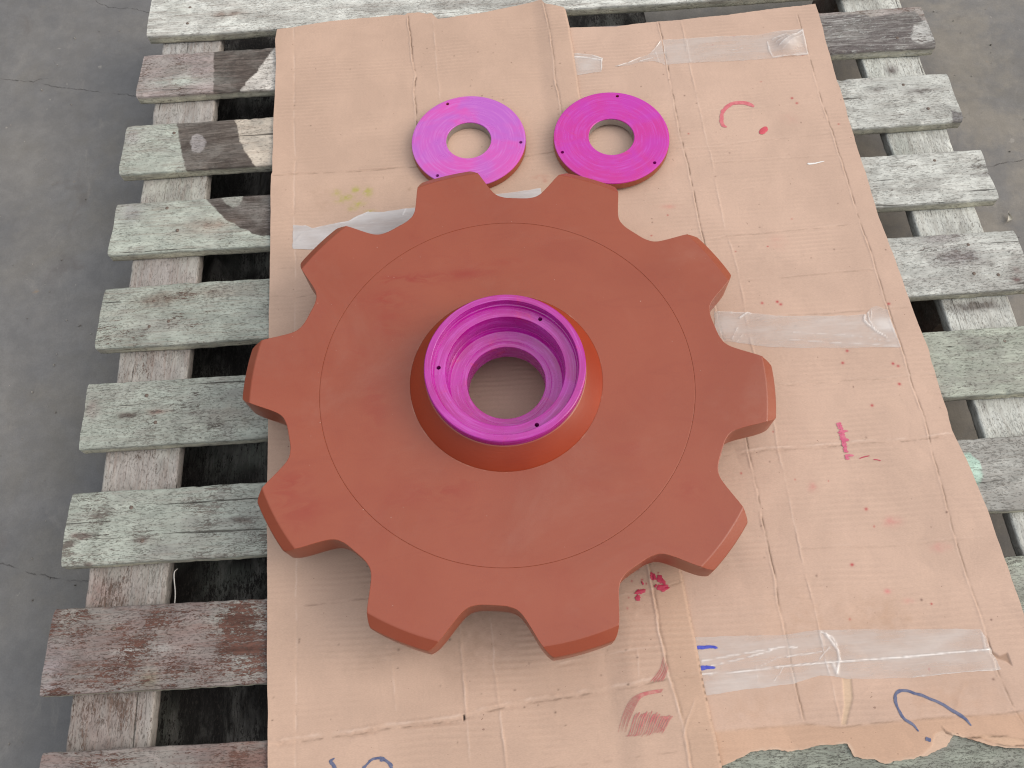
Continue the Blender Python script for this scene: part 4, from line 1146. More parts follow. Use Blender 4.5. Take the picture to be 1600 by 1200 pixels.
TB = lambda *a, **k: tape('packing_tape', *a, **k)
TB(([(0.3227, 0.6788), (0.351, 0.6766), (0.4196, 0.677), (0.4989, 0.6732), (0.5169, 0.6775), (0.5744, 0.6791)], [(0.3211, 0.6221), (0.3537, 0.6217), (0.4208, 0.6192), (0.4936, 0.6175), (0.5071, 0.6176), (0.5716, 0.6198)]), hB, sheet_b, M['tape'], seed=11, folds=[
    ([(0.5054, 0.6541), (0.5056, 0.6328), (0.5088, 0.6204), (0.5333, 0.6194), (0.5698, 0.6215)], .0022, .0018, .6), ([(0.5155, 0.6592), (0.5414, 0.6687)], .0018, .0015, .6), ([(0.5192, 0.6496), (0.557, 0.667)], .0020, .0016, .65), ([(0.5218, 0.6402), (0.5727, 0.6762)], .0022, .0016, .7), ([(0.5269, 0.6321), (0.5732, 0.6684)], .0016, .0014, .5), ([(0.5727, 0.6762), (0.5709, 0.6472), (0.5709, 0.6214)], .0014, .0014, .6), ([(0.5364, 0.6447), (0.5451, 0.6484)], .02, .018, .28),
    ([(0.4364, 0.6431), (0.4594, 0.6453)], .0008, .0012, .5), ([(0.3717, 0.6288), (0.4334, 0.6268)], .0006, .001, .4), ([(0.323, 0.6734), (0.3204, 0.6252)], .0010, .0016, .35), ([(0.3649, 0.6782), (0.3643, 0.6176)], .0006, .0012, .2)])
tape('tape_twist', ([(0.2329, 0.6283), (0.2537, 0.6321), (0.2776, 0.6417), (0.2956, 0.6488), (0.3076, 0.6613), (0.3203, 0.6783)], [(0.2327, 0.6261), (0.2587, 0.6271), (0.2762, 0.6313), (0.2875, 0.6316), (0.3011, 0.6317), (0.3198, 0.6208)]), hB, sheet_b, M['tape'], 60, 14, seed=14, folds=[
    ([(0.2373, 0.6271), (0.2597, 0.6345), (0.2838, 0.6455), (0.3025, 0.6572), (0.3188, 0.6754)], .003, .0018, .9), ([(0.2766, 0.6343), (0.2999, 0.6393)], .002, .0014, .7), ([(0.3061, 0.6508), (0.3098, 0.6293)], .001, .0013, .4)])
TB(([(0.1532, 0.6653), (0.1669, 0.6654), (0.1968, 0.6577), (0.2127, 0.6485)], [(0.15, 0.6117), (0.1626, 0.6134), (0.1841, 0.6156), (0.2069, 0.6176)]), hB, sheet_b, M['tape'], 50, 24, seed=17, folds=[
    ([(0.1614, 0.6569), (0.1826, 0.6531), (0.21, 0.6442)], .0022, .0016, .8), ([(0.1645, 0.6641), (0.1945, 0.6579), (0.2126, 0.647)], .0012, .0014, .6), ([(0.2102, 0.6457), (0.2074, 0.622)], .0014, .0016, .7), ([(0.1839, 0.6334), (0.1885, 0.6345)], .0, .016, .28)])
TB(([(0.3197, 0.1275), (0.3668, 0.1211), (0.4102, 0.1118), (0.4922, 0.1044), (0.5425, 0.1021), (0.5539, 0.1131), (0.5621, 0.1151), (0.5756, 0.1079)], [(0.3127, 0.0762), (0.3269, 0.0761), (0.3659, 0.0663), (0.3994, 0.0591), (0.4799, 0.0515), (0.5537, 0.0456), (0.5787, 0.0439)]), hB, sheet_b, M['tape'], seed=21, folds=[
    ([(0.5426, 0.1065), (0.5373, 0.0928), (0.542, 0.0848), (0.5498, 0.0745), (0.5629, 0.0627)], .0030, .0020, .8), ([(0.5469, 0.1083), (0.5448, 0.0922), (0.549, 0.0788)], .0024, .0015, .7), ([(0.5528, 0.1089), (0.5484, 0.0951)], .0020, .0014, .6), ([(0.5621, 0.0852), (0.5706, 0.0812)], .0, .016, .45), ([(0.5751, 0.1058), (0.5761, 0.0732), (0.5791, 0.0454)], .001, .0014, .5),
    ([(0.3252, 0.126), (0.3516, 0.1225), (0.3723, 0.1195)], .0028, .0018, .75), ([(0.3557, 0.1134), (0.3687, 0.121)], .003, .0022, .95), ([(0.3352, 0.0957), (0.3453, 0.0883)], .0, .016, .28), ([(0.3488, 0.0966), (0.3378, 0.0783)], .0014, .0014, .6), ([(0.3543, 0.0854), (0.342, 0.0705)], .0012, .0013, .5),
    ([(0.4181, 0.0712), (0.4819, 0.0603), (0.5729, 0.047)], .0008, .0012, .45), ([(0.4298, 0.0819), (0.5034, 0.0711), (0.5702, 0.0546)], .0007, .0011, .3), ([(0.5067, 0.0848), (0.5279, 0.0937)], .0, .02, .16)])
seam = [(0.212, -0.3821), (0.2665, -0.3823), (0.3221, -0.3802), (0.3735, -0.3797), (0.4196, -0.3801), (0.4758, -0.3804), (0.5243, -0.3795), (0.5766, -0.3792)]
TB(([(0.2061, -0.3385), (0.212, -0.3374), (0.2665, -0.3391), (0.3229, -0.3426), (0.3721, -0.3404), (0.4207, -0.343), (0.4846, -0.3478), (0.5325, -0.3511), (0.5743, -0.3542)], [(0.2094, -0.4074), (0.2203, -0.4067), (0.2705, -0.4037), (0.326, -0.401), (0.3617, -0.3944), (0.4071, -0.4018), (0.4731, -0.4052), (0.5252, -0.4038), (0.5849, -0.4037)]), hB, sheet_b, M['tape'], 260, 40, seed=27, folds=[
    (seam, .0024, .0015, .9), ([(0.2186, -0.3666), (0.2622, -0.3621), (0.3082, -0.3587), (0.3199, -0.3572), (0.3406, -0.3591)], .0009, .0011, .6), ([(0.2296, -0.3727), (0.2693, -0.3673), (0.3079, -0.3602)], .001, .0011, .65), ([(0.3255, -0.3692), (0.3697, -0.3664)], .001, .0011, .65), ([(0.2916, -0.3774), (0.3132, -0.3698), (0.3256, -0.3684)], .0007, .001, .4),
    ([(0.3794, -0.3453), (0.3851, -0.3559), (0.3901, -0.3656), (0.3898, -0.3771), (0.3828, -0.3932)], .0016, .0022, .7), ([(0.3743, -0.3426), (0.3865, -0.3498), (0.3906, -0.3602)], .0012, .0016, .6), ([(0.3803, -0.3625), (0.3725, -0.3681), (0.3653, -0.3752)], .001, .0013, .55), ([(0.3809, -0.381), (0.3831, -0.3918)], .001, .003, .5), ([(0.3722, -0.3409), (0.3724, -0.3758), (0.3736, -0.3948)], .0006, .001, .4),
    ([(0.4733, -0.4045), (0.5252, -0.4038), (0.5826, -0.4036)], .0010, .0011, .7), ([(0.4851, -0.3611), (0.5456, -0.3618)], .0, .02, .10), ([(0.241, -0.3903), (0.2965, -0.3929)], .0, .016, .16), ([(0.3038, -0.3964), (0.3138, -0.3866), (0.3193, -0.3794)], .0008, .0011, .5), ([(0.2852, -0.3769), (0.283, -0.3964)], .0006, .001, .3), ([(0.5726, -0.3793), (0.5745, -0.3601)], .001, .003, .3)])
tape('packing_tape', ([(-0.3247, 0.3437), (-0.3044, 0.3408), (-0.2933, 0.3342), (-0.2707, 0.3383), (-0.2345, 0.3435), (-0.219, 0.3533), (-0.2034, 0.3585), (-0.1774, 0.356), (-0.1269, 0.3596), (-0.0311, 0.3695), (0.0793, 0.378)], [(-0.324, 0.2986), (-0.2902, 0.2949), (-0.2493, 0.2947), (-0.1779, 0.3001), (-0.1164, 0.3066), (-0.0338, 0.3184), (0.0805, 0.3324)]), hA, sheet_a, M['tape_white'], 200, 26, seed=33, folds=[
    ([(-0.3194, 0.3134), (-0.3116, 0.3249), (-0.2963, 0.3308), (-0.2603, 0.3373), (-0.2314, 0.342)], .0018, .0016, .0), ([(-0.2127, 0.3266), (-0.1879, 0.3317), (-0.1652, 0.3357), (-0.1361, 0.3405)], .0016, .0014, .0), ([(-0.3112, 0.3126), (-0.2805, 0.3158)], .0012, .0013, .0), ([(-0.1464, 0.3477), (-0.142, 0.3585)], .0014, .0014, .5), ([(-0.306, 0.3416), (-0.2933, 0.3342), (-0.2345, 0.3423), (-0.2034, 0.3581)], .0018, .0013, .25), ([(-0.1983, 0.3364), (-0.1776, 0.3382)], .001, .0012, .1)])


def ribbon(name, pts, width, hfun, sheet, mat, lift=0.0007, n=40, taper=(1, 1), jag=0.25, seed=0):
    C = smooth_pts(pts, n) if len(pts) > 2 else resample(pts, max(6, n // 3))
    T = np.gradient(C, axis=0)
    T /= np.linalg.norm(T, axis=1)[:, None] + 1e-9
    N = np.stack([-T[:, 1], T[:, 0]], 1)
    s = np.linspace(0, 1, len(C))
    w = width / 2 * (taper[0] + (taper[1] - taper[0]) * s) * np.minimum(1, 0.45 + 6 * np.minimum(s, 1 - s))
    w1 = w * (1 + jag * vnoise(s, s * 0 + seed, .05, seed + 1, 2))
    w2 = w * (1 + jag * vnoise(s, s * 0 + seed + 3, .05, seed + 2, 2))
    rows = [C + N * w1[:, None], C + N * (w1 * .3)[:, None], C - N * (w2 * .3)[:, None], C - N * w2[:, None]]
    V = []
    for k, rw in enumerate(rows):
        z = hfun(rw[:, 0], rw[:, 1]) + (lift if 0 < k < 3 else lift * 0.75)
        V.append(np.stack([rw[:, 0], rw[:, 1], z], 1))
    V = np.concatenate(V) - np.array((sheet.location[0], sheet.location[1], 0))
    me = mesh_np(name, V, grid_faces(len(C), 4)[:, ::-1])
    return link(name, me, mat, sheet)


def multi_ribbon(name, strokes, hfun, sheet, mat, lift=0.0006, seed=0, label=None):
    """several hatch strokes that form one mark"""
    Vs, Fs, off = [], [], 0
    for k, (pts, width, taper) in enumerate(strokes):
        C = smooth_pts(pts, 14) if len(pts) > 2 else resample(pts, 7)
        T = np.gradient(C, axis=0)
        T /= np.linalg.norm(T, axis=1)[:, None] + 1e-9
        N = np.stack([-T[:, 1], T[:, 0]], 1)
        s = np.linspace(0, 1, len(C))
        w = width / 2 * (taper[0] + (taper[1] - taper[0]) * s) * np.minimum(1, .35 + 5 * np.minimum(s, 1 - s)) * (1 + .4 * vnoise(s, s * 0 + k, .12, seed + k, 2))
        for sg in (1, -1):
            rw = C + N * (w * sg)[:, None]
            Vs.append(np.stack([rw[:, 0], rw[:, 1], hfun(rw[:, 0], rw[:, 1]) + lift + 0.00001 * k], 1))
        Fs.append(grid_faces(len(C), 2, off)[:, ::-1])
        off += 2 * len(C)
    V = np.concatenate(Vs) - np.array((sheet.location[0], sheet.location[1], 0))
    o = link(name, mesh_np(name, V, np.concatenate(Fs)), mat, sheet)
    if label:
        o['label'] = label
    return o


def blob(name, ctr, rx, ry, rot, hfun, sheet, mat, seed=0, ragged=0.25, dome=0.0006, lift=0.0006):
    n, m = 40, 6
    th = np.arange(n) / n * 2 * math.pi
    rad = 1 + ragged * vnoise(np.cos(th) + 3, np.sin(th) + 3, .5, seed, 3)
    ca, sa = math.cos(rot), math.sin(rot)
    V = []
    for j in range(m):
        f = (j / (m - 1)) if j else 0.02
        lx, ly = rx * rad * f * np.cos(th), ry * rad * f * np.sin(th)
        x, y = ctr[0] + lx * ca - ly * sa, ctr[1] + lx * sa + ly * ca
        V.append(np.stack([x, y, hfun(x, y) + lift + dome * (1 - f ** 4)], 1))
    V = np.concatenate(V) - np.array((sheet.location[0], sheet.location[1], 0))
    me = mesh_np(name, V, grid_faces(n, m, 0, True), [np.arange(n)[::-1]])
    return link(name, me, mat, sheet)


PXM = 0.00105          # metres per photo pixel near the middle of the sheets
ribbon('pen_loop', [(0.4653, -0.4656), (0.4589, -0.4571), (0.451, -0.4502), (0.4476, -0.4409), (0.4462, -0.4299), (0.4483, -0.4236), (0.4543, -0.4194), (0.4633, -0.4192), (0.4739, -0.4236), (0.4862, -0.4291), (0.4998, -0.4366), (0.5126, -0.4466), (0.5236, -0.4555), (0.5298, -0.464)], .0036, hB, sheet_b, M['ink_blue'], n=110, jag=.5, seed=3)['label'] = 'blue marker pen loop'
ribbon('pen_dash', [(0.4713, -0.4739), (0.4771, -0.4769)], .0045, hB, sheet_b, M['ink_blue'], seed=4)
ribbon('pen_stroke', [(0.2127, -0.3498), (0.2247, -0.3504), (0.2334, -0.3504), (0.2408, -0.3523)], .0042, hB, sheet_b, M['ink_bright'], lift=.0014, taper=(1.1, .7), seed=5)
ribbon('pen_stroke', [(0.2151, -0.3748), (0.2241, -0.3745), (0.2339, -0.3753)], .0056, hB, sheet_b, M['ink_bright'], lift=.0014, taper=(1.1, .45), seed=6)
ribbon('pen_stroke', [(-0.244, -0.4445), (-0.2469, -0.4461), (-0.2504, -0.4482)], .0030, hA, sheet_a, M['ink_blue'], taper=(.4, 1.2), seed=7)
ribbon('pen_stroke', [(-0.2504, -0.4476), (-0.2468, -0.4508), (-0.244, -0.4548), (-0.2418, -0.4598), (-0.2401, -0.4657), (-0.2395, -0.4725)], .0052, hA, sheet_a, M['ink_blue'], taper=(.7, 1), seed=8)
ribbon('pen_loop', [(-0.2139, -0.4695), (-0.2118, -0.4629), (-0.2081, -0.4576), (-0.2033, -0.4531), (-0.1979, -0.4494), (-0.1914, -0.4481), (-0.185, -0.4495), (-0.1802, -0.4531), (-0.176, -0.4577), (-0.1728, -0.4637), (-0.1718, -0.4705)], .0034, hA, sheet_a, M['ink_blue'], n=90, jag=.5, seed=9)['label'] = 'blue marker pen loop'
ribbon('pen_stroke', [(-0.1888, -0.4515), (-0.1829, -0.4514), (-0.177, -0.4546), (-0.1731, -0.4584)], .0026, hA, sheet_a, M['ink_blue'], seed=10)
ribbon('paint_arc', [(0.4012, 0.474), (0.3953, 0.4791), (0.3949, 0.4895), (0.398, 0.5017), (0.4033, 0.5106), (0.414, 0.5201), (0.4261, 0.5231), (0.4406, 0.522), (0.448, 0.5177), (0.4543, 0.5122)], .0072, hB, sheet_b, M['red_pale'], n=90, jag=.3, seed=11, taper=(.85, 1.05))['label'] = 'pale red paint arc'
blob('paint_drop', [(0.4606, 0.4613)][0], .0102, .0055, math.radians(42), hB, sheet_b, M['red'], 5, .10)['label'] = 'red paint drop'
ribbon('paint_scratch', [(0.5175, 0.3854), (0.5281, 0.3851), (0.5461, 0.3881)], .0030, hB, sheet_b, M['white'], taper=(1.3, .5), seed=12)['label'] = 'white paint scratch'
Q = [(0.4589, -0.0662), (0.4663, -0.0653), (0.459, -0.0691), (0.4669, -0.0689), (0.4597, -0.0723), (0.4673, -0.0738), (0.4606, -0.0764), (0.473, -0.0779), (0.4581, -0.079), (0.4682, -0.0795), (0.4591, -0.0831), (0.4677, -0.083), (0.4594, -0.0863), (0.4676, -0.0866), (0.4585, -0.0886), (0.4708, -0.0904), (0.46, -0.0915), (0.4704, -0.092), (0.4595, -0.0938), (0.4655, -0.0936), (0.459, -0.0974), (0.4663, -0.0968), (0.46, -0.0994), (0.466, -0.1011), (0.4593, -0.1041), (0.4646, -0.1037), (0.4594, -0.1068), (0.4657, -0.1085), (0.4594, -0.1131), (0.4716, -0.1145), (0.4592, -0.1154), (0.4633, -0.1153), (0.459, -0.1177), (0.4648, -0.1184)]
multi_ribbon('pink_scribble', [([Q[i], Q[i + 1]], 0.0034, (1, .9)) for i in range(0, len(Q), 2)] + [([(0.4635, -0.0658), (0.4647, -0.072), (0.4645, -0.0792), (0.463, -0.0886), (0.463, -0.0949)], .0042, (1, .8)), ([(0.4626, -0.0965), (0.4628, -0.102), (0.4626, -0.1075)], .0036, (1, .8)), ([(0.4613, -0.1128), (0.4611, -0.1183)], .0036, (1, .8))], hB, sheet_b, M['pink'], seed=31)
ribbon('red_scratch', [(0.4782, -0.1195), (0.4849, -0.1177), (0.493, -0.1164)], .0013, hB, sheet_b, M['crimson'], seed=14)
ribbon('red_scratch', [(0.497, -0.1226), (0.5013, -0.123), (0.5064, -0.1249)], .0012, hB, sheet_b, M['crimson'], seed=15)
for i, (x, y, rx, ry, ro) in enumerate(((380, 105, 20, 26, .4), (430, 122, 22, 24, 0), (445, 184, 42, 21, .05), (452, 142, 16, 20, .3), (285, 213, 35, 15, .1), (265, 258, 17, 20, 0), (300, 152, 7, 13, .2), (397, 172, 12, 7, .6))):
    c = [(0.1071, -0.2348), (0.1247, -0.2362), (0.1051, -0.2522)]
    o_ = (c[0][0] + (c[1][0] - c[0][0]) * x / 100 + (c[2][0] - c[0][0]) * y / 100, c[0][1] + (c[1][1] - c[0][1]) * x / 100 + (c[2][1] - c[0][1]) * y / 100)
    blob('paint_splat', o_, rx * .00019, ry * .0002, ro, hA, sheet_a, M['crimson'], 40 + i, .55, .0003, .0006 + .00005 * i)
st = []
r2 = np.random.default_rng(5)
c = [(0.1071, -0.2348), (0.1247, -0.2362), (0.1051, -0.2522)]
def at_(x, y):
    return (c[0][0] + (c[1][0] - c[0][0]) * x / 100 + (c[2][0] - c[0][0]) * y / 100, c[0][1] + (c[1][1] - c[0][1]) * x / 100 + (c[2][1] - c[0][1]) * y / 100)
for k in range(11):
    f = k / 10
    a = r2.uniform(-8, 8)
    st.append(([at_(435 + 35 * f + a, 670 + 70 * f), at_(405 + 40 * f + a, 760 + 40 * f), at_(335 + 90 * f + a, 842 + r2.uniform(-6, 4))], .0010, (.4, 1.0)))
multi_ribbon('rubbed_stain', st, hA, sheet_a, M['rose'], seed=60, label='fan of thin red rubbed streaks')
st = []
for k in range(8):
    f = k / 7
    st.append(([at_(430 - 15 * f, 890 + 22 * f), at_(300 - 10 * f, 912 + 26 * f), at_(215 + 25 * f, 950 + 40 * f), at_(160 + 45 * f, 1030 + 30 * f), at_(112 + 60 * f, 1140 + r2.uniform(-10, 40))], .0010, (.8, .5)))
for k in range(15):
    f = k / 14
    x = 225 + 245 * f
    st.append(([at_(x + 18, 1045 + 12 * r2.uniform(-1, 1) + (25 * f if f > .6 else 0)), at_(x - 5, 1090), at_(x - 40, 1150 + 40 * (1 - f)), at_(x - 62, 1195 - 30 * f + r2.uniform(0, 25))], 0.0014 * r2.uniform(.5, 1.5), (1.4, .35)))
multi_ribbon('rubbed_stain', st, hA, sheet_a, M['rose'], seed=90, label='hatched curve of red rubbed streaks')


# ------------------------------------------------------------------ sprocket
PHASE = math.radians(-79.028)          # one tooth centre; the other nine follow every 36 degrees
R_CH, R_OUT, THK = 0.3434, 0.3575, 0.050
sprocket = thing('chain_sprocket', 'large ten-tooth sprocket in red-brown primer with magenta-dyed hub bore', 'sprocket', (0, 0, Z_TOP))


def tooth_outline():
    """half pitch from valley centre: (angle in degrees, radius), smoothed"""
    half = [(0, .2945), (1.5, .2946), (3.0, .2952), (4.2, .2968), (5.4, .2995), (6.4, .3042), (7.1, .3095), (7.9, .3172), (8.7, .3262), (9.5, .3360), (10.15, .3434), (10.7, .3490), (11.3, .3536), (11.75, .3562), (11.9, .3568), (12.05, .3572), (12.4, .3574), (14.2, .3575), (16, .3575), (18, .3575)]
    pts = []
    fine = smooth_pts([(a * .005, r) for a, r in half], 76)
    ang, rad = fine[:, 0] / .005, fine[:, 1]
    for k in range(10):
        v = math.degrees(PHASE) - 18 + 36 * k
        for a, r in zip(ang[:-1], rad[:-1]):
            pts.append((math.radians(v + a), r))
        for a, r in zip(ang[::-1][:-1], rad[::-1][:-1]):
            pts.append((math.radians(v + 36 - a), r))
    return np.array(pts)


OUT = tooth_outline()


def build_rim():
    th, r = OUT[:, 0], OUT[:, 1]
    n = len(th)
    rt = np.minimum(r, R_CH)
    zc = -np.maximum(0, r - R_CH) * 0.70
    ri = 0.25012
    rings = []

    def ring(rad, z):
        z = np.broadcast_to(z, rad.shape)
        rings.append(np.stack([rad * np.cos(th), rad * np.sin(th), z], 1))
    ring(np.full(n, ri), -THK)
    ring(np.full(n, ri), -0.0005)
    ring(np.full(n, ri + .00015), -0.0001)
    ring(np.full(n, ri + .0005), 0.0)
    for f in (.3, .6, .85):
        ring(ri + (rt - ri) * f, 0.0)
    e = 0.0009
    ring(rt - e * 1.2, 0.0)
    ring(rt - e * .35, np.where(r > R_CH, -e * .10, -e * .25))
    lip = np.where(r > R_CH + .0016, R_CH + e * .9, r - e * .06)
    ring(lip, np.where(r > R_CH + .0016, -e * .55, -e * .8))
    ring(np.where(r > R_CH + .0016, r - e * 1.0, r), np.where(r > R_CH + .0016, zc + e * .6, zc - e * 1.4))
    ring(r, zc - e * 1.6)
    ring(r, (zc - e * 1.6) * .5 - THK * .5)
    ring(r, np.full(n, -THK + e))
    ring(r - e, np.full(n, -THK))
    ring(ri + (r - ri) * .5, np.full(n, -THK))
    V = np.concatenate(rings)
    m = len(rings)
    q = []
    i = np.arange(n)
    i2 = (i + 1) % n
    for j in range(m):
        a, b = j * n, ((j + 1) % m) * n
        q.append(np.stack([a + i, a + i2, b + i2, b + i], 1)[:, ::-1])
    me = mesh_np('toothed_rim', V, np.concatenate(q))
    row = np.repeat(np.arange(m), n)
    flat = ((row >= 3) & (row <= 6)) | (row == 9) | (row >= 13)
    me.set_sharp_from_angle(angle=math.radians(40))
    me.polygons.foreach_set('use_smooth', ~flat)
    sm = np.zeros(len(V))
    for c, rx, ry, a in SMEARS:
        sm = np.maximum(sm, a * np.exp(-((V[:, 0] - c[0]) / rx) ** 2 - ((V[:, 1] - c[1]) / ry) ** 2))
    add_float(me, 'smear', sm * (1 + .7 * vnoise(V[:, 0], V[:, 1], .02, 8, 3)))
    return link('toothed_rim', me, M['paint'], sprocket)


SMEARS = [((-0.1258, 0.1652), .06, .010, .9), ((-0.0528, 0.1691), .05, .009, .8), ((-0.1625, 0.1351), .035, .018, .8), ((-0.1538, 0.1037), .02, .030, .6), ((-0.1764, -0.0287), .016, .05, .6), ((-0.0918, -0.1476), .045, .014, .8), ((-0.1284, -0.1547), .03, .010, .5), ((-0.2869, -0.1293), .02, .03, .8), ((-0.2695, -0.1598), .03, .02, .5), ((0.2171, -0.1661), .015, .02, .4), ((0.1521, -0.1098), .02, .008, .4), ((0.0028, 0.1831), .03, .006, .5), ((-0.198, 0.0483), .02, .02, .3)]


def build_web():
    rads = np.r_[np.linspace(.1288, .2482, 46), .2494, .2497, .24988, .2500, .2504]
    zz = np.r_[np.zeros(46), 0, -.0001, -.0004, -.0006, -.0007]
    n = 320
    th = np.arange(n) / n * 2 * math.pi
    prof = list(zip(rads, zz)) + [(.24988, -.0012), (.24988, -THK + .0003), (.1288, -THK + .0003)]
    me = lathe_mesh('web_plate', prof, n)
    me.flip_normals()
    V = np.zeros(len(me.vertices) * 3, np.float32)
    me.vertices.foreach_get('co', V)
    V = V.reshape(-1, 3)
    sm = np.zeros(len(V))
    for c, rx, ry, a in SMEARS:
        sm = np.maximum(sm, a * np.exp(-((V[:, 0] - c[0]) / rx) ** 2 - ((V[:, 1] - c[1]) / ry) ** 2))
    add_float(me, 'smear', sm * np.clip(1 + .9 * vnoise(V[:, 0], V[:, 1], .03, 8, 3), 0, 2))
    me.set_sharp_from_angle(angle=math.radians(30))
    return link('web_plate', me, M['paint'], sprocket)


build_rim()
build_web()


def apply_boolean(o, cutters):
    for c in cutters:
        md = o.modifiers.new('cut', 'BOOLEAN')
        md.operation = 'DIFFERENCE'
        md.solver = 'EXACT'
        md.object = c
    dg = bpy.context.evaluated_depsgraph_get()
    dg.update()
    me = bpy.data.meshes.new_from_object(o.evaluated_get(dg))
    o.modifiers.clear()
    old = o.data
    o.data = me
    me.name = o.name
    for c in cutters:
        bpy.data.objects.remove(c, do_unlink=True)
    return me


def cutter(x, y, z0, z1, r, mat):
    me = lathe_mesh('hole_cutter', [(0.00001, z0), (r, z0), (r, z1), (0.00001, z1)], 20, False)
    bm = bmesh.new()
    bm.from_mesh(me)
    bmesh.ops.remove_doubles(bm, verts=bm.verts, dist=1e-4)
    bmesh.ops.recalc_face_normals(bm, faces=bm.faces)
    bm.to_mesh(me)
    bm.free()
    return link('hole_cutter', me, mat, None, (x, y, 0))


def fix_normals(me):
    bm = bmesh.new()
    bm.from_mesh(me)
    bmesh.ops.recalc_face_normals(bm, faces=bm.faces)
    bm.to_mesh(me)
    bm.free()


def build_hub():
    # painted cone above and below the plate
    up = [(.1285, -.0012), (.1287, -.0002), (.1283, .0006), (.1275, .0015), (.1060, .0298), (.1052, .0304), (.1044, .0306), (.1002, .0306), (.1002, -.0012)]
    me = lathe_mesh('hub_cone', up, 240)
    fix_normals(me)
    me.set_sharp_from_angle(angle=math.radians(28))
    hub = link('hub_cone', me, M['cone'], sprocket)
    lo = [(r, -THK - z) for r, z in up]
    me2 = lathe_mesh('hub_cone', lo, 120)
    fix_normals(me2)
    me2.set_sharp_from_angle(angle=math.radians(28))
    link('hub_cone', me2, M['cone'], sprocket)
    # machined, dyed socket: stepped bore right through
    half = [(.1000, .0300), (.1042, .0306), (.1044, .0318), (.1044, .0436), (.1040, .0447), (.1030, .0455), (.0958, .0455), (.0952, .0452), (.0950, .0446),
            (.0950, .0352), (.0946, .0345), (.0936, .0342), (.0930, .0322), (.0924, .0312), (.0900, .0310), (.0850, .0310), (.0790, .0310), (.0783, .0307), (.0780, .0300),
            (.0772, .0040), (.0774, .0034), (.0768, .0028), (.0762, -.0045), (.0752, -.0066), (.0735, -.0072), (.0640, -.0080), (.0612, -.0083), (.0606, -.0089), (.0598, -.0089), (.0540, -.0087), (.0532, -.0090), (.0528, -.0098), (.0528, -.0250)]
    prof = half + [(r, -THK - z) for r, z in half[::-1]][1:]
    me = lathe_mesh('hub_socket', prof, 240)
    fix_normals(me)
    o = link('hub_socket', me, M['dye_hub'], None)
    cuts = []
    for a in (53.5, 173.2, -66.6):
        a = math.radians(a)
        cuts.append(cutter(.0871 * math.cos(a), .0871 * math.sin(a), .012, .05, .0029, M['hole']))
    me = apply_boolean(o, cuts)
    me.set_sharp_from_angle(angle=math.radians(26))
    o.parent = sprocket
    o['label'] = 'magenta-dyed stepped socket of the hub'
    return o


build_hub()


# ------------------------------------------------------------------ cover rings
def build_ring(ctr, zb, holes, dye, label):
    t = thing('cover_ring', label, 'ring', (ctr[0], ctr[1], zb), 'drilled cover rings behind the sprocket')
    H, RO, RI = 0.0145, 0.0952, 0.0374
    top = [(RO - .0001, H - .0014), (RO - .0006, H - .0003), (RO - .0014, H)] + [(r, H) for r in np.linspace(RO - .004, RI + .003, 14)] + [(RI + .0009, H), (RI + .0003, H - .0004), (RI, H - .0012), (RI + .0002, H - .0016), (RI + .002, .004), (RO - .003, .004)]
    me = lathe_mesh('dyed_face', top, 200)
    fix_normals(me)
    o = link('dyed_face', me, dye, None)
    me = apply_boolean(o, [cutter(.0871 * math.cos(math.radians(a)), .0871 * math.sin(math.radians(a)), .0045, .03, .0029, M['hole']) for a in holes])
    me.set_sharp_from_angle(angle=math.radians(28))
    o.parent = t
    me = lathe_mesh('painted_edge', [(RO, H - .0016), (RO + .0003, H - .0022), (RO + .0003, .0010), (RO - .0007, 0), (RO - .006, 0), (RO - .006, H - .0016)], 200)
    fix_normals(me)
    me.set_sharp_from_angle(angle=math.radians(28))
    link('painted_edge', me, M['paint'], t)
    me = lathe_mesh('bore_wall', [(RI - .0002, H - .0018), (RI - .0002, .0008), (RI + .0006, 0), (RI + .004, 0), (RI + .004, .0038), (RI + .0015, .0042), (RI + .0008, H - .0018)], 160)
    fix_normals(me)
    me.set_sharp_from_angle(angle=math.radians(28))
    link('bore_wall', me, M['steel'], t)
    return t


build_ring((-0.0328, 0.4762), 0.1410, (111.4, -8.8, -128.6), M['dye_pale'], 'paler orchid-pink drilled ring on the left cardboard sheet')
build_ring((0.2030, 0.4570), 0.1446, (76.4, -163.7, -43.7), M['dye_deep'], 'deeper magenta drilled ring lying across the joint of the cardboard sheets')


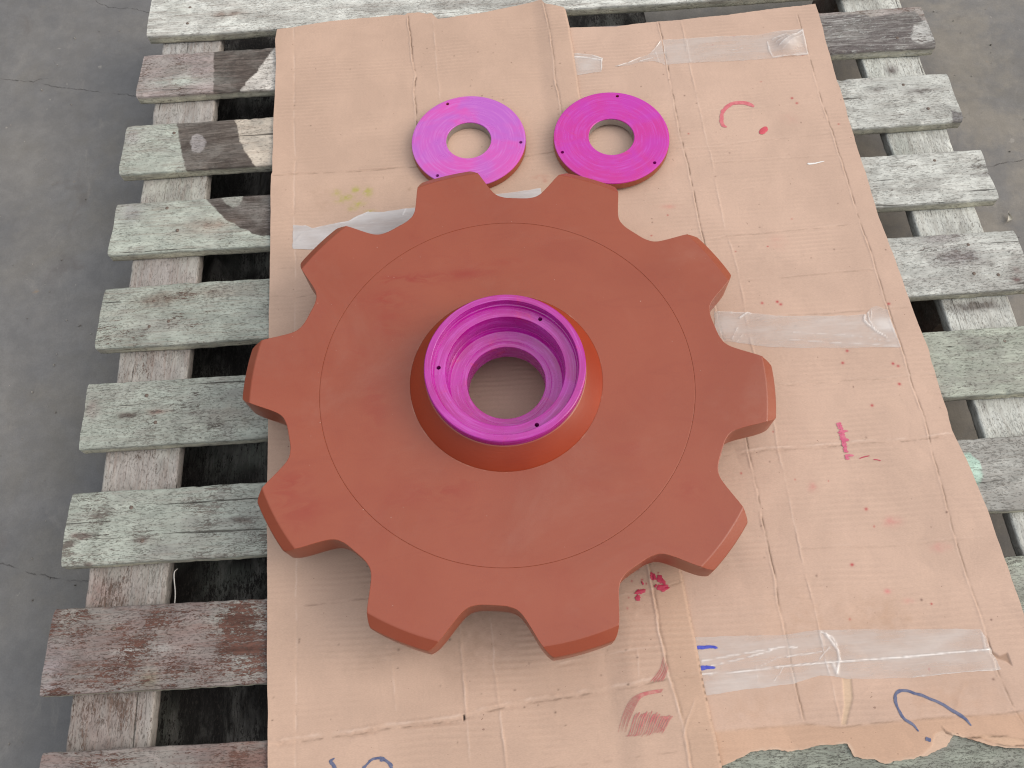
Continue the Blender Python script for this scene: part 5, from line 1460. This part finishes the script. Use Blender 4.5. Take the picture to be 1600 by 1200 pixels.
# ------------------------------------------------------------------ small litter on the floor
def leaf():
    n, m = 14, 7
    s = np.linspace(-1, 1, n)
    t = np.linspace(-1, 1, m)
    S, T = np.meshgrid(s, t)
    w = 0.0035 * (1 - S ** 2) ** .6 + .0004
    X = 0.010 * S + .003 * T * S
    Y = w * T + .005 * (S ** 2)
    Zz = 0.0015 + .0035 * S ** 2 + .002 * T ** 2
    me = mesh_np('leaf_scrap', np.stack([X.ravel(), Y.ravel(), Zz.ravel()], 1), grid_faces(n, m))
    x, y = (0.9085, 0.338)
    o = link('leaf_scrap', me, M['leaf'], None, (x, y, 0.0), 1.2)
    tag(o, 'small pale curled leaf scrap on the concrete beside the pallet', 'leaf')


leaf()
# a thin pale string hanging on the left runner board
P = smooth_pts([(-0.4751, -0.1911), (-0.4772, -0.1971), (-0.4768, -0.2101), (-0.4764, -0.2231), (-0.4756, -0.2402)], 30)
prof_n = 6
V = []
for k, (x, y) in enumerate(P):
    zc = 0.111 + 0.004 * math.sin(k * .2)
    for j in range(prof_n):
        a = j / prof_n * 2 * math.pi
        V.append((x + 0.002 + .0008 * math.cos(a), y, zc + .0008 * math.sin(a)))
me = mesh_np('string', np.array(V), grid_faces(prof_n, len(P), 0, True))
o = link('string', me, M['string'])
tag(o, 'thin pale string lying along the left runner board', 'string')

# loose grit on the floor
r3 = np.random.default_rng(12)
tet = np.array([(1, 0, -.4), (-.5, .87, -.4), (-.5, -.87, -.4), (0, 0, .9), (.3, .5, .4), (-.6, .2, .5)])
Vs, Fs = [], []
cnt = 0
while cnt < 260:
    x, y = (r3.uniform(-1.0, -.64), r3.uniform(-.5, 1.0)) if r3.random() < .5 else (r3.uniform(.8, 1.1), r3.uniform(.0, .85))
    s = r3.exponential(.0007) + .0004
    if s > .003:
        continue
    a = r3.uniform(0, 6.28)
    p = tet * s * r3.uniform(.7, 1.3, (6, 3))
    p = np.stack([p[:, 0] * math.cos(a) - p[:, 1] * math.sin(a) + x, p[:, 0] * math.sin(a) + p[:, 1] * math.cos(a) + y, p[:, 2] + s * .3 - .002], 1)
    b0 = len(Vs)
    Vs += [tuple(v) for v in p]
    for f in ((0, 1, 4, 3), (1, 2, 5, 3), (2, 0, 3, 5), (0, 4, 3, 5)):
        Fs.append([b0 + k for k in f])
    cnt += 1
k = NT('floor_grit')
k.l(k.mix(k.ramp(k.noise(k.coord(), 60.0), .35, .65), (.13, .115, .10), (.48, .46, .42)), k.b.inputs['Base Color'])
g = link('grit', mesh_np('grit', np.array(Vs), np.array(Fs), smooth=False), k.m)
g['kind'] = 'stuff'
g['label'] = 'fine loose grit scattered on the concrete floor'
